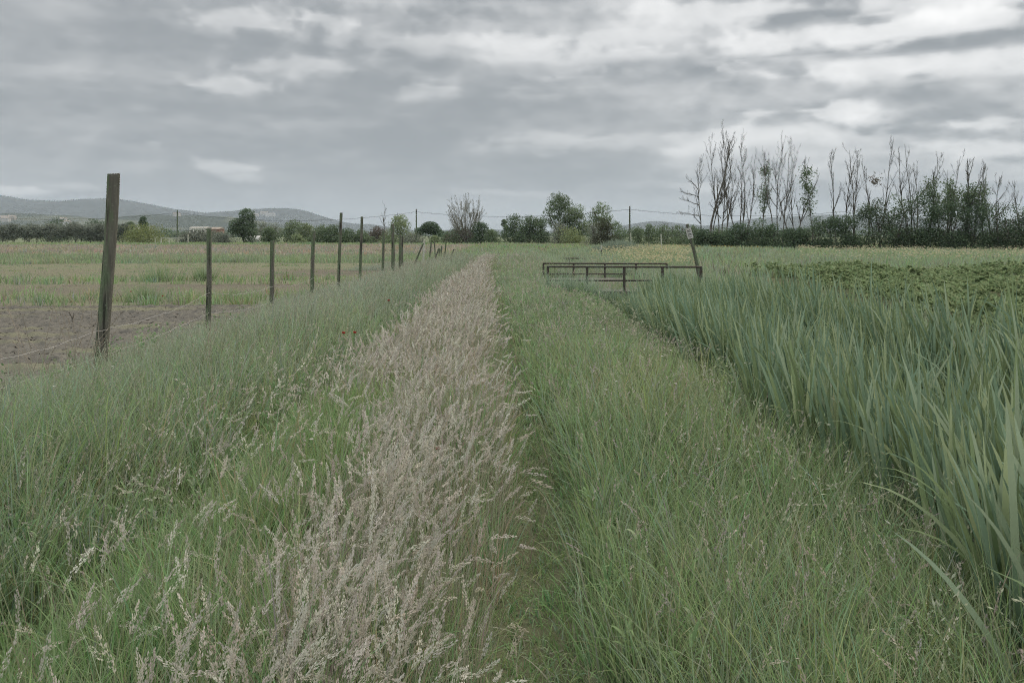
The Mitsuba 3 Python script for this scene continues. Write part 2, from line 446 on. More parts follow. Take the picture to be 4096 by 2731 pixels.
def scatter(xl, xr, y0, y1, dens, step=.35):
    """Random points between the lines xl(y) and xr(y), within what the photograph and a step beside it could show."""
    P = []
    y = y0
    while y < y1:
        h = max(step, .06 * y)
        ym = y + h / 2
        a, b = max(xl(ym), -.70 * ym - 2.0), min(xr(ym), .70 * ym + 2.0)
        if b > a:
            n = rng.poisson((b - a) * h * dens(ym))
            yy = y + h * rng.random(n)
            P.append(np.stack([a + (b - a) * rng.random(n), yy], 1))
        y += h
    return np.vstack(P) if P else np.zeros((0, 2))


def foot(P):
    return np.column_stack([P, height(P[:, 0], P[:, 1]) - .015])


def lod(D, e=1.3):
    return lambda y: D * (4 / max(y, 2.8)) ** e


def wide(y): return (np.maximum(y, 3.2) / 4) ** .66


def tint(n, cols, var=.14, wts=None):
    cols = np.array(cols, float)
    k = rng.choice(len(cols), n, p=wts)
    c = cols[k] * rng.uniform(1 - var, 1 + var, (n, 1)) * rng.uniform(.96, 1.04, (n, 3))
    return c


def by_distance(P):
    d = P[:, 1]
    return [(d < 4.2, 6), ((d >= 4.2) & (d < 10), 4), ((d >= 10) & (d < 24), 3), (d >= 24, 2)]


def meadow(soup, P, hgt, w, cols, wts, lean=.22, droop=.75, az0=None, azs=3.2, tipmix=.15, tip=(.33, .33, .24), hn=(1.3, .45), pale=None, tuft=18):
    """Blades at P; hgt(x,y) their mean height."""
    if tuft and len(P) > 50:
        i = rng.integers(0, len(P), max(1, int(len(P) * .65 / tuft)))
        r = .055 * wide(P[i, 1])
        c = np.repeat(P[i], tuft, 0)
        c = c + rng.normal(size=c.shape) * np.repeat(r, tuft)[:, None]
        k = len(P) - len(c)
        org = np.concatenate([np.repeat(P[i], tuft, 0), np.full((k, 2), np.nan)])
        tid = np.concatenate([np.repeat(np.arange(len(i)), tuft), np.full(k, -1)])
        P = np.concatenate([c, P[rng.permutation(len(P))[:k]]])
        gain = np.concatenate([rng.uniform(.75, 1.3, len(i)), [1.0]])[tid]
        shade = np.concatenate([rng.uniform(.80, 1.2, (len(i), 3)) ** [1, .75, 1], [[1.0, 1, 1]]])[tid]
    else:
        org = np.full(P.shape, np.nan); gain = np.ones(len(P)); shade = np.ones((len(P), 3))
    for sel, ns in by_distance(P):
        Q = P[sel]
        n = len(Q)
        if not n: continue
        out_ = np.arctan2(Q[:, 1] - org[sel][:, 1], Q[:, 0] - org[sel][:, 0])
        patch = nz(Q[:, 0], Q[:, 1], hn[0], 41)
        L = hgt(Q[:, 0], Q[:, 1]) * rng.uniform(.55, 1.2, n) * (1 - hn[1] + 2 * hn[1] * patch)
        az = rng.uniform(-azs, azs, n) + (0 if az0 is None else az0)
        az = np.where(np.isnan(out_), az, out_ + rng.normal(0, .6, n))
        L = L * gain[sel]
        th0 = np.abs(rng.normal(0, lean, n))
        th1 = rng.gamma(2.0, droop / 2.0, n)
        c0 = tint(n, cols, .18, wts) * shade[sel]
        g = nz(Q[:, 0], Q[:, 1], 2.6, 43)[:, None]
        c0 = c0 * (1 + .5 * (g - .5) * np.array([1.3, .9, 1.0]))
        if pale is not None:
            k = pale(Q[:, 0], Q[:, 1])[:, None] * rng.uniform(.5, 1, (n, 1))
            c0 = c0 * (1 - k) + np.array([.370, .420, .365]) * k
        c1 = c0 * (1 - tipmix) + np.array(tip) * tipmix
        ribbons(soup, foot(Q), az, L, 2.1 * w * wide(Q[:, 1]) * rng.uniform(.6, 1.3, n), th0, np.minimum(th1, 2.2), ns, c0 * .95, c1)


def stalks(soup, P, hgt, hl, cols, headcols, k, lean=.15, droop=.7, az0=0., azs=3.2, sl=.012, sw=.0042, spread=.5, thick=.007, stem=.0017, var=.2):
    for sel, ns in by_distance(P):
        Q = P[sel]
        n = len(Q)
        if not n: continue
        ns = max(ns, 4)
        L = hgt(Q[:, 0], Q[:, 1]) * rng.uniform(.7, 1.18, n)
        az = az0 + rng.normal(0, azs, n)
        sc = wide(Q[:, 1])
        near = Q[:, 1].mean() < 6
        kk = k if near else max(5, int(k * (.62 if Q[:, 1].mean() < 12 else .32)))
        line = ribbons(soup, foot(Q), az, L, stem * sc * 1.3, np.abs(rng.normal(0, lean, n)), np.minimum(rng.gamma(2.2, droop / 2.2, n), 2.3), ns, tint(n, cols), tint(n, cols), pw=2.2, prof='stem')
        z = np.sqrt(sc)[:, None]
        g = (k / kk) ** .5
        heads(soup, line, 1 - hl / L.mean(), kk, sl * z * g, sw * z * g * 1.1, spread, tint(n, headcols, var), thick)


G_GREEN = [(.250, .370, .170), (.290, .405, .210), (.195, .305, .130), (.345, .440, .258), (.260, .372, .215), (.275, .375, .182), (.210, .322, .150), (.33, .36, .255)]
G_LUSH = [(.195, .315, .140), (.228, .340, .160), (.165, .270, .120)]
G_BLUE = [(.300, .400, .290), (.355, .445, .340), (.240, .335, .240)]
STRAW = [(.385, .375, .300), (.335, .325, .255), (.43, .42, .355), (.28, .28, .21), (.31, .33, .22)]
HEAD = [(.56, .545, .485), (.50, .482, .425), (.625, .61, .55), (.455, .43, .375)]

# -- the bank on the left, up to the wooden posts
bank_l = lambda y: -5.45 + .35 * math.sin(y * .9) - .15 * math.sin(y * .37) - (2.0 if y > 38 else 0)
bank_r = lambda y: float(mid_l(y)) - .42 + .07 * math.sin(y * 1.7)


def bank_h(x, y):
    return (.30 + .28 * smooth01(mid_l(y) - .3, mid_l(y) - 1.0, x) - .36 * smooth01(-3.0, -4.9, x)) * (1 - .25 * smooth01(30, 60, y))


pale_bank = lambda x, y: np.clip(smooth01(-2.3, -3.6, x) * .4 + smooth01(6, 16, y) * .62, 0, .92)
s = Soup()
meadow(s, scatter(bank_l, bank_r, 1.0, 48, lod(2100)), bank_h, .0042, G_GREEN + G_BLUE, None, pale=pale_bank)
stalks(s, scatter(bank_l, bank_r, 1.6, 48, lod(150, .9)), lambda x, y: bank_h(x, y) * 1.22, .12, [(.17, .19, .12), (.24, .23, .16)], [(.37, .40, .32), (.41, .41, .34), (.34, .38, .31), (.42, .37, .32)], 18,
       azs=1.4, az0=0., sl=.011, sw=.0030, spread=.35, thick=.004)
key = thing('tall_grass', 'tall green grass on the bank between the wooden posts and the track', 'grass', kind='stuff')
add(key, s.mesh(), 'leaf', False, s.col())

# -- left wheel rut
s = Soup()
rut = scatter(lambda y: float(mid_l(y)) - .62, lambda y: float(mid_l(y)) + .06, 1.0, 40, lod(2600))
meadow(s, rut, lambda x, y: .19 + 0 * x, .0040, G_LUSH + G_GREEN[:2], None, lean=.4, droop=1.1)
rut = scatter(lambda y: float(mid_r(y)) - .04, lambda y: float(mid_r(y)) + .66 + .24 * max(0., 1 - abs(y - 2) / 4), 1.0, 42, lod(3000))
meadow(s, rut, lambda x, y: .06 + .09 * nz(x, y, .9, 47), .0036, G_LUSH + G_GREEN[:3] + G_BLUE[:1], None, lean=.5, droop=1.2)
key = thing('short_grass', 'short lush grass growing in the two sunken wheel ruts', 'grass', kind='stuff')
add(key, s.mesh(), 'leaf', False, s.col())

# -- dry strip down the middle of the track
s = Soup()
ml, mr = lambda y: float(mid_l(y)) - .05, lambda y: float(mid_r(y)) + .16
P = scatter(ml, mr, .9, 47, lod(1900))
greener = .10 + smooth01(-.65, -1.1, P[:, 0] - shift(P[:, 1]) * .5) * (1 - smooth01(5, 9, P[:, 1])) * .9 + .36 + .25 * (1 - smooth01(1.5, 3.5, P[:, 1])) + .5 * (nz(P[:, 0], P[:, 1], .8, 51) - .5)
isg = rng.random(len(P)) < greener
meadow(s, P[isg], lambda x, y: .36 + 0 * x, .0044, G_GREEN[:4] + G_LUSH[:2] + STRAW[4:], None)
meadow(s, P[~isg], lambda x, y: .43 + 0 * x, .0030, STRAW, None, lean=.2, droop=.5, tip=(.36, .33, .27), tipmix=.4)
P = scatter(ml, mr, 1.2, 47, lod(430, .80))
x0 = P[:, 0] - shift(P[:, 1]) * .5
keep = rng.random(len(P)) < np.clip(.10 + smooth01(-1.1, -.65, x0) + smooth01(5.5, 9.5, P[:, 1]), 0, 1) * (.55 + .9 * nz(P[:, 0], P[:, 1], .9, 53))
keep &= rng.random(len(P)) > .85 * smooth01(-.22, .16, P[:, 0] - mid_r(P[:, 1]) - .14 * (nz(P[:, 0], P[:, 1], .6, 58) - .5) * 2) + .35 * smooth01(.3, -.1, P[:, 0] - mid_l(P[:, 1]))
P = P[keep]
edge = smooth01(-.5, .0, P[:, 0] - shift(P[:, 1]))
lay = nz(P[:, 0], P[:, 1], .75, 57) - .22 * edge
for sel, lean, az in (((lay < .46) & (edge >= .5), .30, .1), ((lay < .36) & (edge < .5), .55, 1.3), ((lay >= .36) & (lay < .52) & (edge < .5), .22, .5), ((lay >= .52) & (lay < .66), .12, .7), (lay >= .66, .40, -2.6), ((lay >= .46) & (lay < .52) & (edge >= .5), .22, .2)):
    stalks(s, P[sel], lambda x, y: .51 + .34 * (nz(x, y, .7, 55) - .5), .105, STRAW, HEAD, 78, lean=lean, droop=.8, az0=az, azs=1.2, sl=.0105, sw=.0036, spread=.26, thick=.0100, var=.10)
# loose heads that stray to the left of the strip
P = scatter(lambda y: float(mid_l(y)) - .9, lambda y: float(mid_l(y)) + .1, 1.3, 9, lambda y: 60)
stalks(s, P, lambda x, y: .46 + 0 * x, .10, STRAW, HEAD, 26, lean=.2, droop=.9, az0=.4, azs=1.4, sl=.0135, sw=.0052, spread=.45, thick=.007)
key = thing('dry_grass', 'pale dry seeding grass along the middle of the track', 'grass', kind='stuff')
add(key, s.mesh(), 'leaf', False, s.col())

# -- verge on the right of the track
s = Soup()
vl, vr = lambda y: float(mid_r(y)) + .50 + .24 * max(0., 1 - abs(y - 2) / 4) + .06 * math.sin(1.3 * y), lambda y: 2.0 + .055 * y if y < 22.5 or y > 30 else .95
verge_h = lambda x, y: (.36 + .14 * smooth01(mid_r(y) + .5, mid_r(y) + 1.2, x) - .10 * smooth01(1.3, 1.9, x)) * (1 - (.38 + .27 * smooth01(.9, 1.5, x)) * smooth01(7, 16, y) * (1 - smooth01(24, 30, y)))
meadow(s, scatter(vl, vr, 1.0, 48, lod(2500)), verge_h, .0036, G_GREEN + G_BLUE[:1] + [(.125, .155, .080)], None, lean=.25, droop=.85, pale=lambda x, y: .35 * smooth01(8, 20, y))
P = scatter(vl, vr, 1.6, 48, lod(46, .7))
stalks(s, P, lambda x, y: verge_h(x, y) * 1.2, .10, [(.19, .20, .13), (.26, .24, .17)], [(.46, .44, .38), (.48, .43, .39), (.42, .44, .35), (.42, .39, .38)], 26, azs=2, spread=.4, thick=.005)
P = scatter(lambda y: 1.1, lambda y: 2.3 + .03 * y, 1.8, 14, lambda y: 42 if y < 8 else 18)
stalks(s, P, lambda x, y: .72 + 0 * x, .22, [(.17, .20, .12)], [(.40, .42, .33), (.24, .28, .18), (.21, .26, .15)], 11, lean=.25, droop=1.3, azs=2, sl=.024, sw=.0060, spread=1.4, thick=.03)
P = P[rng.random(len(P)) < .1]
key = thing('verge_grass', 'fine green verge grass with a few wild oats between track and reeds', 'grass', kind='stuff')
add(key, s.mesh(), 'leaf', False, s.col())

s = Soup()
P = np.concatenate([scatter(vl, lambda y: 2.0, 2.2, 20, lod(30, .5)), scatter(bank_l, bank_r, 3, 22, lod(20, .5)), scatter(lambda y: float(mid_l(y)) - .6, lambda y: float(mid_l(y)) + .1, 3, 16, lod(30, .5))])
n = len(P)
zt = rng.uniform(.10, .36, n)
base = tint(n, [(.170, .270, .130), (.215, .315, .165), (.140, .230, .110), (.250, .310, .205)], .15)
for q in range(8):
    a = q * 2.4 + rng.uniform(0, 1.2, n)
    b = np.column_stack([P + .015 * np.stack([np.cos(a), np.sin(a)], 1), height(P[:, 0], P[:, 1]) + zt * rng.uniform(.5, 1.1, n)])
    ribbons(s, b, a, rng.uniform(.03, .075, n), rng.uniform(.008, .018, n) * wide(P[:, 1]) ** .5, rng.uniform(.3, 1.1, n), rng.uniform(.4, 1.3, n), 4, base, base * 1.08, a + np.pi / 2, prof='sword')
key = thing('broadleaf_weeds', 'broad-leaved weeds scattered low among the verge grass', 'weeds', kind='stuff')
add(key, s.mesh(), 'leaf', False, s.col())
s = Soup()
meadow(s, scatter(lambda y: float(mid_r(y)) - .1, lambda y: float(mid_r(y)) + .9, 1.2, 30, lod(110)), lambda x, y: .24 + 0 * x, .0036, STRAW + [(.24, .22, .17)], None, lean=.9, droop=1.0, tuft=0)
meadow(s, scatter(bank_l, bank_r, 1.2, 30, lod(110)), lambda x, y: bank_h(x, y) * .8, .0034, STRAW, None, lean=.45, droop=.9, tuft=0)
key = thing('dead_grass', 'dead straw-coloured grass blades lying among the green', 'dead grass', kind='stuff')
add(key, s.mesh(), 'leaf', False, s.col())

# -- far bank of the ditch and the rough meadow on the right
s = Soup()
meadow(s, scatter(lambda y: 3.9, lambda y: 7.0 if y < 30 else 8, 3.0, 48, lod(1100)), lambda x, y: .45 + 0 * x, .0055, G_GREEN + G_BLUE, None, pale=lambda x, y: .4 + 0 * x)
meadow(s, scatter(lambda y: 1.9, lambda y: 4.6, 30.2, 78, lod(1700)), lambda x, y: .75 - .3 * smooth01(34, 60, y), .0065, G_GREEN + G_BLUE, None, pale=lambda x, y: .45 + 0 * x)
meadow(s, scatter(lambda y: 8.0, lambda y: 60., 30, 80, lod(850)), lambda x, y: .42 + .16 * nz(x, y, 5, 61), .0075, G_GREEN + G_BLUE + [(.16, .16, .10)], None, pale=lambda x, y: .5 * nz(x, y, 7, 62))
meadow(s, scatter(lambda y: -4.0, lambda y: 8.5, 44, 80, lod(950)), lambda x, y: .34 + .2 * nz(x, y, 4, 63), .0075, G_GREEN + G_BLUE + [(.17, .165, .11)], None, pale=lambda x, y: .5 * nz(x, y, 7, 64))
key = thing('meadow_grass', 'rough grey-green meadow grass beyond the footbridge and along the ditch', 'grass', kind='stuff')
add(key, s.mesh(), 'leaf', False, s.col())

# -- grass bands across the field on the left
s = Soup()
fl = lambda y: -.75 * y - 3
fr = lambda y: -5.2
def band(y0, y1, n, h, w, cols, azs=3.2, pale=None, x1=fr):
    meadow(s, scatter(fl, x1, y0, y1, lambda y: n), lambda x, y: h * (.40 + .95 * nz(x, y, 1.6, 71)), w * .85, cols, None, pale=pale, hn=(2.2, .5))
band(19.4, 21.6, 95, .34, .0050, G_GREEN + STRAW[1:4])
band(22.0, 27.2, 22, .08, .0060, G_GREEN[:2] + STRAW)
band(27.6, 31.0, 46, .30, .0055, G_GREEN + STRAW[1:4])
band(32.0, 47.8, 11, .09, .0070, G_GREEN[:3] + STRAW[:2])
band(47.8, 60.0, 34, .50, .0060, G_GREEN + STRAW[3:], pale=lambda x, y: .3 + 0 * x)
band(62.0, 132., 6.5, .42, .0105, [(.40, .37, .315), (.36, .345, .275), (.38, .36, .30), (.30, .33, .235)])
band(132., 150., 6.0, .50, .0105, G_GREEN)
meadow(s, scatter(lambda y: -5.2, lambda y: 60., 80, 148, lambda y: 5.5), lambda x, y: .40 + 0 * x, .0105, G_GREEN + [(.32, .30, .235)] * 3, None)
# sparse weeds on the soil
meadow(s, scatter(fl, lambda y: -5.5, 6, 19.6, lambda y: 10 + 26 * max(0, math.sin(y * 1.9))), lambda x, y: .075 + 0 * x, .0055, G_GREEN + STRAW[:2] + [(.20, .19, .13)] * 3, None, lean=.8, droop=1.0)
key = thing('field_grass', 'bands of grass and stubble across the wide field on the left', 'grass', kind='stuff')
add(key, s.mesh(), 'leaf', False, s.col())

# tussocks one can pick out in those bands
for i, (x, y, r, h, words) in enumerate([(-9.45, 20.4, .22, .62, 'dark green grass tussock in the field beside the nearest post'), (-7.2, 20.6, .55, .42, 'wide grass tussock in the field between first and second posts'),
                                         (-13.1, 29.5, .55, .75, 'broad upright grass tussock in the middle of the left field'), (-11.5, 29.7, .22, .72, 'narrow dark grass tussock in the left field, right of a broader one'),
                                         (1.75, 33.0, .62, .85, 'tall dark grass tussock on the right side of the track'), (-4.0, 43.5, .55, .8, 'grey-green grass tussock at the leaning posts')]):
    s = Soup()
    n = 420
    a, q = rng.uniform(0, 6.28, n), 1.35 * r * rng.random(n)
    P = np.stack([x + 1.3 * q * np.cos(a) + .25 * r * np.sin(3 * a), y + .8 * q * np.sin(a)], 1)
    ribbons(s, foot(P), a + rng.normal(0, .5, n), h * rng.uniform(.25, 1.1, n), np.full(n, .010 if y < 25 else .016), np.abs(rng.normal(0, .16, n)) + .25 * q / r, rng.gamma(2, .22, n), 4, tint(n, G_GREEN + G_BLUE[:1]) * .9, tint(n, G_GREEN + G_BLUE + STRAW[3:]))
    key = thing('grass_tussock', words, 'grass tussock')
    add(key, s.mesh(), 'leaf', False, s.col())

# ------------------------------------------------------------------ sword-leaved reeds in the ditch
reed_label = 'dense bed of tall blue-green sword-leaved reeds filling the ditch on the right'
bed = thing('reed_bed', reed_label, 'reeds')
IRIS = np.array([(.150, .248, .205), (.125, .208, .168), (.195, .300, .250), (.170, .250, .160), (.128, .192, .122), (.255, .350, .290), (.27, .355, .25)])
fans = scatter(lambda y: 1.62 + .058 * y + .10 * math.sin(1.9 * y), lambda y: 4.6, 1.2, 22.2, lambda y: 42 if y < 12 else 36, step=.25)
rows = []
for x, y in fans:
    m = rng.integers(4, 8)
    phi = rng.uniform(0, 2 * np.pi)
    for q in np.linspace(-1, 1, m):
        rows.append((x + .035 * q * math.cos(phi), y + .035 * q * math.sin(phi), phi, q))
rows = np.array(rows)
n = len(rows)
zb = height(rows[:, 0], rows[:, 1])
L = (1.13 + .15 * rng.normal(size=n)) * (1 - .16 * np.abs(rows[:, 3])) + np.clip(-.45 * zb, 0, .35)
edge = smooth01(2.6, 2.0, rows[:, 0])
L *= (1 - .18 * edge) * (1 - .42 * smooth01(11.5, 20.5, rows[:, 1]))
th = rows[:, 3] * .20 + rng.normal(0, .06, n)
d = np.stack([np.cos(rows[:, 2]) * np.sin(th), np.sin(rows[:, 2]) * np.sin(th)], 1) + np.array([-.07, -.02]) + rng.normal(0, .06, (n, 2))    # the wind leans them to the left
az = np.arctan2(d[:, 1], d[:, 0])
th0 = np.arcsin(np.clip(np.hypot(d[:, 0], d[:, 1]), 0, .9))
bend = np.where(rng.random(n) < .11, rng.uniform(.6, 1.6, n), rng.gamma(2, .12, n))
wd = rng.uniform(.019, .033, n)
twist = rows[:, 2] + rng.normal(0, .5, n)
c0 = IRIS[rng.integers(0, len(IRIS), n)] * rng.uniform(.85, 1.15, (n, 1))
c1 = c0 * np.array([1.15, 1.1, 1.0]) + np.array([.02, .015, .0])
bpos = np.column_stack([rows[:, :2], zb - .03])
score = np.hypot(rows[:, 0], rows[:, 1])
seen = np.abs(rows[:, 0]) < .66 * rows[:, 1] + .1
order = np.argsort(np.where(seen, score, score + 100))
own = order[:300]
rest = order[300:]
FOOT = np.array([.86, .84, .62])     # multiplies the leaf colour darker and yellower towards the foot
for i in own:
    s = Soup()
    j = [i]
    ribbons(s, bpos[j], az[j], L[j], wd[j], th0[j], bend[j], 12, c0[j] * FOOT, c1[j], twist[j], pw=2.4, prof='sword')
    part(bed, 'leaf', s.mesh(), 'leaf', True, s.col())
s = Soup()
ribbons(s, bpos[rest], az[rest], L[rest], wd[rest], th0[rest], bend[rest], 9, c0[rest] * FOOT, c1[rest], twist[rest], pw=2.4, prof='sword')
part(bed, 'foliage', s.mesh(), 'leaf', True, s.col(), kind='stuff')

# ------------------------------------------------------------------ low leafy crop on the right
s = Soup()
P = scatter(lambda y: 6.0 + .145 * max(y - 10, 0) + .25 * math.sin(1.1 * y), lambda y: .72 * y + 3, 6.5, 31, lambda y: 15 if y < 20 else 11)
P = P[rng.random(len(P)) < (.55 + .9 * nz(P[:, 0], P[:, 1], 1.4, 81)) * smooth01(-.2, 2.2, P[:, 0] - 5.6 - .145 * np.maximum(P[:, 1] - 10, 0) + 2.4 * (nz(P[:, 0], P[:, 1], 1.8, 83) - .5)) * (1 - smooth01(26, 32, P[:, 1] + 6 * (nz(P[:, 0], P[:, 1], 3, 84) - .5)))]
hh = (.34 + .75 * (nz(P[:, 0], P[:, 1], 2.6, 82) - .3)) * rng.uniform(.8, 1.15, len(P))
for pas in range(12):
    n = len(P)
    a = rng.uniform(0, 6.28, n)
    q = rng.uniform(0, .17, n)
    zt = hh * (1 - .9 * q) * rng.uniform(.45, 1.0, n) ** .6
    b = np.column_stack([P[:, 0] + q * np.cos(a), P[:, 1] + q * np.sin(a), height(P[:, 0], P[:, 1]) + zt])
    for k in range(3):
        a2 = a + (k - 1) * .8 + rng.normal(0, .25, n)
        col = tint(n, [(.170, .235, .118), (.205, .270, .145), (.140, .200, .105), (.240, .300, .165)], .2)
        ribbons(s, b, a2, rng.uniform(.08, .135, n), rng.uniform(.026, .042, n) * wide(P[:, 1] * .4), rng.uniform(.5, 1.2, n), rng.uniform(.2, .8, n), 3, col, col * 1.1, a2 + np.pi / 2, prof='sword')
key = thing('leafy_crop', 'low bushy broad-leaved green crop beyond the reeds on the right', 'crop', kind='stuff')
add(key, s.mesh(), 'leaf', False, s.col())

# flowers
def flowers(name, P, h, size, cols, label, stem=True, petals=5):
    s = Soup()
    n = len(P)
    b = foot(P)
    L = h * rng.uniform(.75, 1.15, n)
    line = ribbons(s, b, rng.uniform(0, 6.28, n), L, np.full(n, .006) * wide(P[:, 1] * .3), np.abs(rng.normal(0, .12, n)), np.abs(rng.normal(0, .2, n)), 3, tint(n, G_GREEN), tint(n, G_GREEN))
    top = line[:, -1]
    col = tint(n, cols, .12)
    for k in range(petals):
        a = rng.uniform(0, .6, n) + k * 2 * np.pi / petals
        e = rng.uniform(.0, .9, n)
        d = np.stack([np.cos(a) * np.cos(e), np.sin(a) * np.cos(e), np.sin(e)], 1)
        diamonds(s, top, d, size * rng.uniform(.7, 1.2, n), size * .75 * rng.uniform(.7, 1.2, n), col)
    key = thing(name, label, 'flowers', kind='stuff')
    add(key, s.mesh(), 'petal', False, s.col())


P = np.column_stack([rng.uniform(2.5, 17, 9000), rng.uniform(32, 64, 9000)])
px = P[:, 0] / P[:, 1]
P = P[(px > .095 + .10 * rng.random(len(P)) ** 2) & (px < .195 + .06 * nz(P[:, 0], P[:, 1], 2, 91)) & (nz(P[:, 0], P[:, 1], 1.7, 92) > .42)]
flowers('yellow_flowers', P, .62, .052, [(.50, .475, .31), (.54, .52, .37), (.45, .43, .27)], 'patch of small pale yellow flowers behind the footbridge railings')
P = np.column_stack([rng.uniform(14, 44, 8000), rng.uniform(35, 72, 8000)])
P = P[(P[:, 0] / P[:, 1] > .36) & (nz(P[:, 0], P[:, 1], 4.5, 93) > .53)]
flowers('yellow_flowers', P, .70, .048, [(.50, .47, .33), (.54, .51, .39)], 'drifts of pale yellow flowers in front of the bare trees')
P = np.column_stack([rng.uniform(9, 24, 1800), rng.uniform(60, 80, 1800)])
P = P[nz(P[:, 0], P[:, 1], 3.0, 94) > .56]
flowers('yellow_flowers', P, .5, .045, [(.60, .46, .14), (.55, .45, .2)], 'small golden flower patch near the leaning signpost')
P = scatter(lambda y: -5, lambda y: 2.2, 3, 40, lambda y: .55)
flowers('white_flowers', P, .62, .012, [(.70, .70, .66)], 'tiny white flowers dotted through the track grass', petals=6)

scene['green_stem'] = tw({'type': 'diffuse', 'reflectance': rgb(.14, .20, .10)})
for i, (x, y, h, words) in enumerate([(-2.08, 13.2, .56, 'single red poppy in the bank grass halfway up the track'), (-1.98, 9.2, .55, 'left one of two red poppies close together on the bank'),
                                      (-1.86, 9.25, .57, 'right one of two red poppies close together on the bank'), (-9.42, 19.6, .34, 'red poppy in the field grass, left one of two behind the first post'),
                                      (-8.55, 19.4, .26, 'red poppy in the field grass, right one of two behind the first post'), (-.43, 4.3, .40, 'faded red poppy among the dry grass of the track')]):
    k = thing('poppy', words, 'poppy', 'red poppies')
    z0 = float(height(x, y))
    pts = np.array([[x, y, z0], [x + .01, y, z0 + h * .5], [x + .03, y + .01, z0 + h]])
    part(k, 'stem', tube(pts, .0022, 4), 'green_stem')
    s = Soup()
    for q in range(5):
        a = q * 1.257 + .3
        n = 1
        for e in (.35, .9):
            dd = np.array([[math.cos(a) * math.cos(e), math.sin(a) * math.cos(e), math.sin(e)]])
            diamonds(s, pts[-1:], dd, np.array([.026 if i < 5 else .018]), np.array([.027 if i < 5 else .018]), np.array([[.34, .05, .045] if i < 5 else [.24, .11, .09]]))
    part(k, 'petals', s.mesh(), 'petal', False, s.col())

# ------------------------------------------------------------------ wooden posts and wire
POSTS = [(-4.66, 9.0, .10, -4.52, 2.29, .068), (-4.83, 12.6, .0, -4.79, 1.70, .040), (-4.88, 16.1, .06, -4.83, 1.48, .045), (-4.93, 19.6, .1, -4.87, 1.70, .046), (-4.94, 22.7, .1, -4.87, 2.24, .043),
         (-4.91, 25.8, .1, -4.88, 2.20, .046), (-4.79, 29.5, .06, -4.78, 1.76, .045), (-4.65, 31.0, .1, -4.66, 2.04, .066), (-4.82, 34.0, .1, -4.76, 1.60, .056), (-5.54, 40.0, .1, -5.49, 1.59, .060),
         (-4.80, 39.0, .20, -4.35, 1.19, .045), (-4.66, 42.0, .10, -4.64, 1.34, .055), (-4.60, 44.0, .10, -4.48, 1.21, .045), (-5.20, 54.0, .10, -5.29, 1.24, .045), (-4.08, 40.5, .15, -3.70, .95, .045),
         (-4.28, 46.0, .15, -4.15, .81, .045), (-4.99, 56.0, .10, -4.93, .86, .05), (-5.02, 60.0, .10, -4.99, 1.10, .045), (-3.90, 44.0, .12, -3.71, .70, .04), (-3.72, 46.0, .12, -3.37, .79, .045)]
POST_WORDS = ['thick weathered wooden post, nearest and tallest, leaning slightly right', 'second wooden post from the camera with a long dark split', 'short wooden post with a split flat top, third from the camera',
              'fourth wooden post from the camera, plain and round', 'slim tall wooden post, fifth from the camera', 'slim tall wooden post, sixth from the camera, with reddish foot',
              'dark slim wooden post, seventh from the camera', 'thick wooden post with a reddish lower half', 'grey wooden post just right of the thick reddish one', 'grey wooden post standing close behind another grey post',
              'old post leaning far right beside the white post', 'pale whitish upright post at the start of the leaning posts', 'dark thin post just right of the white post', 'small far post leaning slightly left, behind the leaning posts',
              'dark post leaning strongly right in front of the others', 'short dark post leaning right, close behind the strongly leaning one', 'small upright post behind the short leaning ones', 'thin upright post farthest along the old line',
              'lowest short post leaning right in the tussock', 'last short post leaning far right, at the right end of the line']


def post_mesh(x0, y, z0, x1, z1, r, seed, split=False):
    rg = np.random.default_rng(seed)
    m, k = 40, 28
    t = np.linspace(-.12, 1, m)
    ang = np.arange(k) * 2 * np.pi / k
    A, TT = np.meshgrid(ang, t)
    cs = np.stack([np.cos(A) * 1.3 + seed * 3.7, np.sin(A) * 1.3, TT * 2.2], -1)
    rr = r * (1 + .10 * (meshkit.fbm(cs, 3, seed) - .5) * 2.6 + .05 * (meshkit.fbm(cs * 4, 2, seed + 1) - .5)) * (1.05 - .10 * TT)
    groove = meshkit.noise(np.stack([A * 3.2, 0 * A, TT * 1.1 + seed], -1), seed + 3)
    rr = rr - r * .14 * smooth01(.74, .9, groove)
    a0 = rg.uniform(-2.4, -.9)
    if split:
        w = np.abs((A - (a0 % (2 * np.pi)) + np.pi) % (2 * np.pi) - np.pi)
        rr = rr - r * .45 * np.exp(-(w / .13) ** 2) * smooth01(.1, .5, TT)
    bow = .35 * r * np.sin(TT * 3 + seed)
    cx = x0 + (x1 - x0) * TT + bow
    zz = z0 + (z1 - z0) * TT + (.05 * r * np.cos(A - 1) + .14 * r * (meshkit.noise(cs * 4, 5) - .5)) * smooth01(.97, 1, TT)
    X, Y = cx + rr * np.cos(A), y + rr * np.sin(A)
    v = np.stack([X, Y, zz], -1)
    ring = v[-1]
    c = ring.mean(0)
    v = np.concatenate([v.reshape(-1, 3), (c + (ring - c) * .93 + [0, 0, .006]), (c + (ring - c) * .5 + [0, 0, .004]), [c]])
    f = []
    for i in range(m + 1):
        j = np.arange(k)
        q = np.stack([i * k + j, i * k + (j + 1) % k, (i + 1) * k + (j + 1) % k, (i + 1) * k + j], 1)
        f += [q[:, [0, 1, 2]], q[:, [0, 2, 3]]]
    b = (m + 1) * k
    j = np.arange(k)
    f.append(np.stack([b + j, b + (j + 1) % k, np.full(k, b + k)], 1))
    return v, np.vstack(f)


for i, (x0, y, z0, x1, z1, r) in enumerate(POSTS):
    k = thing('wooden_post', POST_WORDS[i], 'post', 'old fence posts along the left of the track')
    add(k, post_mesh(x0, y, z0 - .1, x1, z1, r, 100 + i, i in (1, 2)), 'pale_stake' if i == 11 else 'weathered_wood', 62)


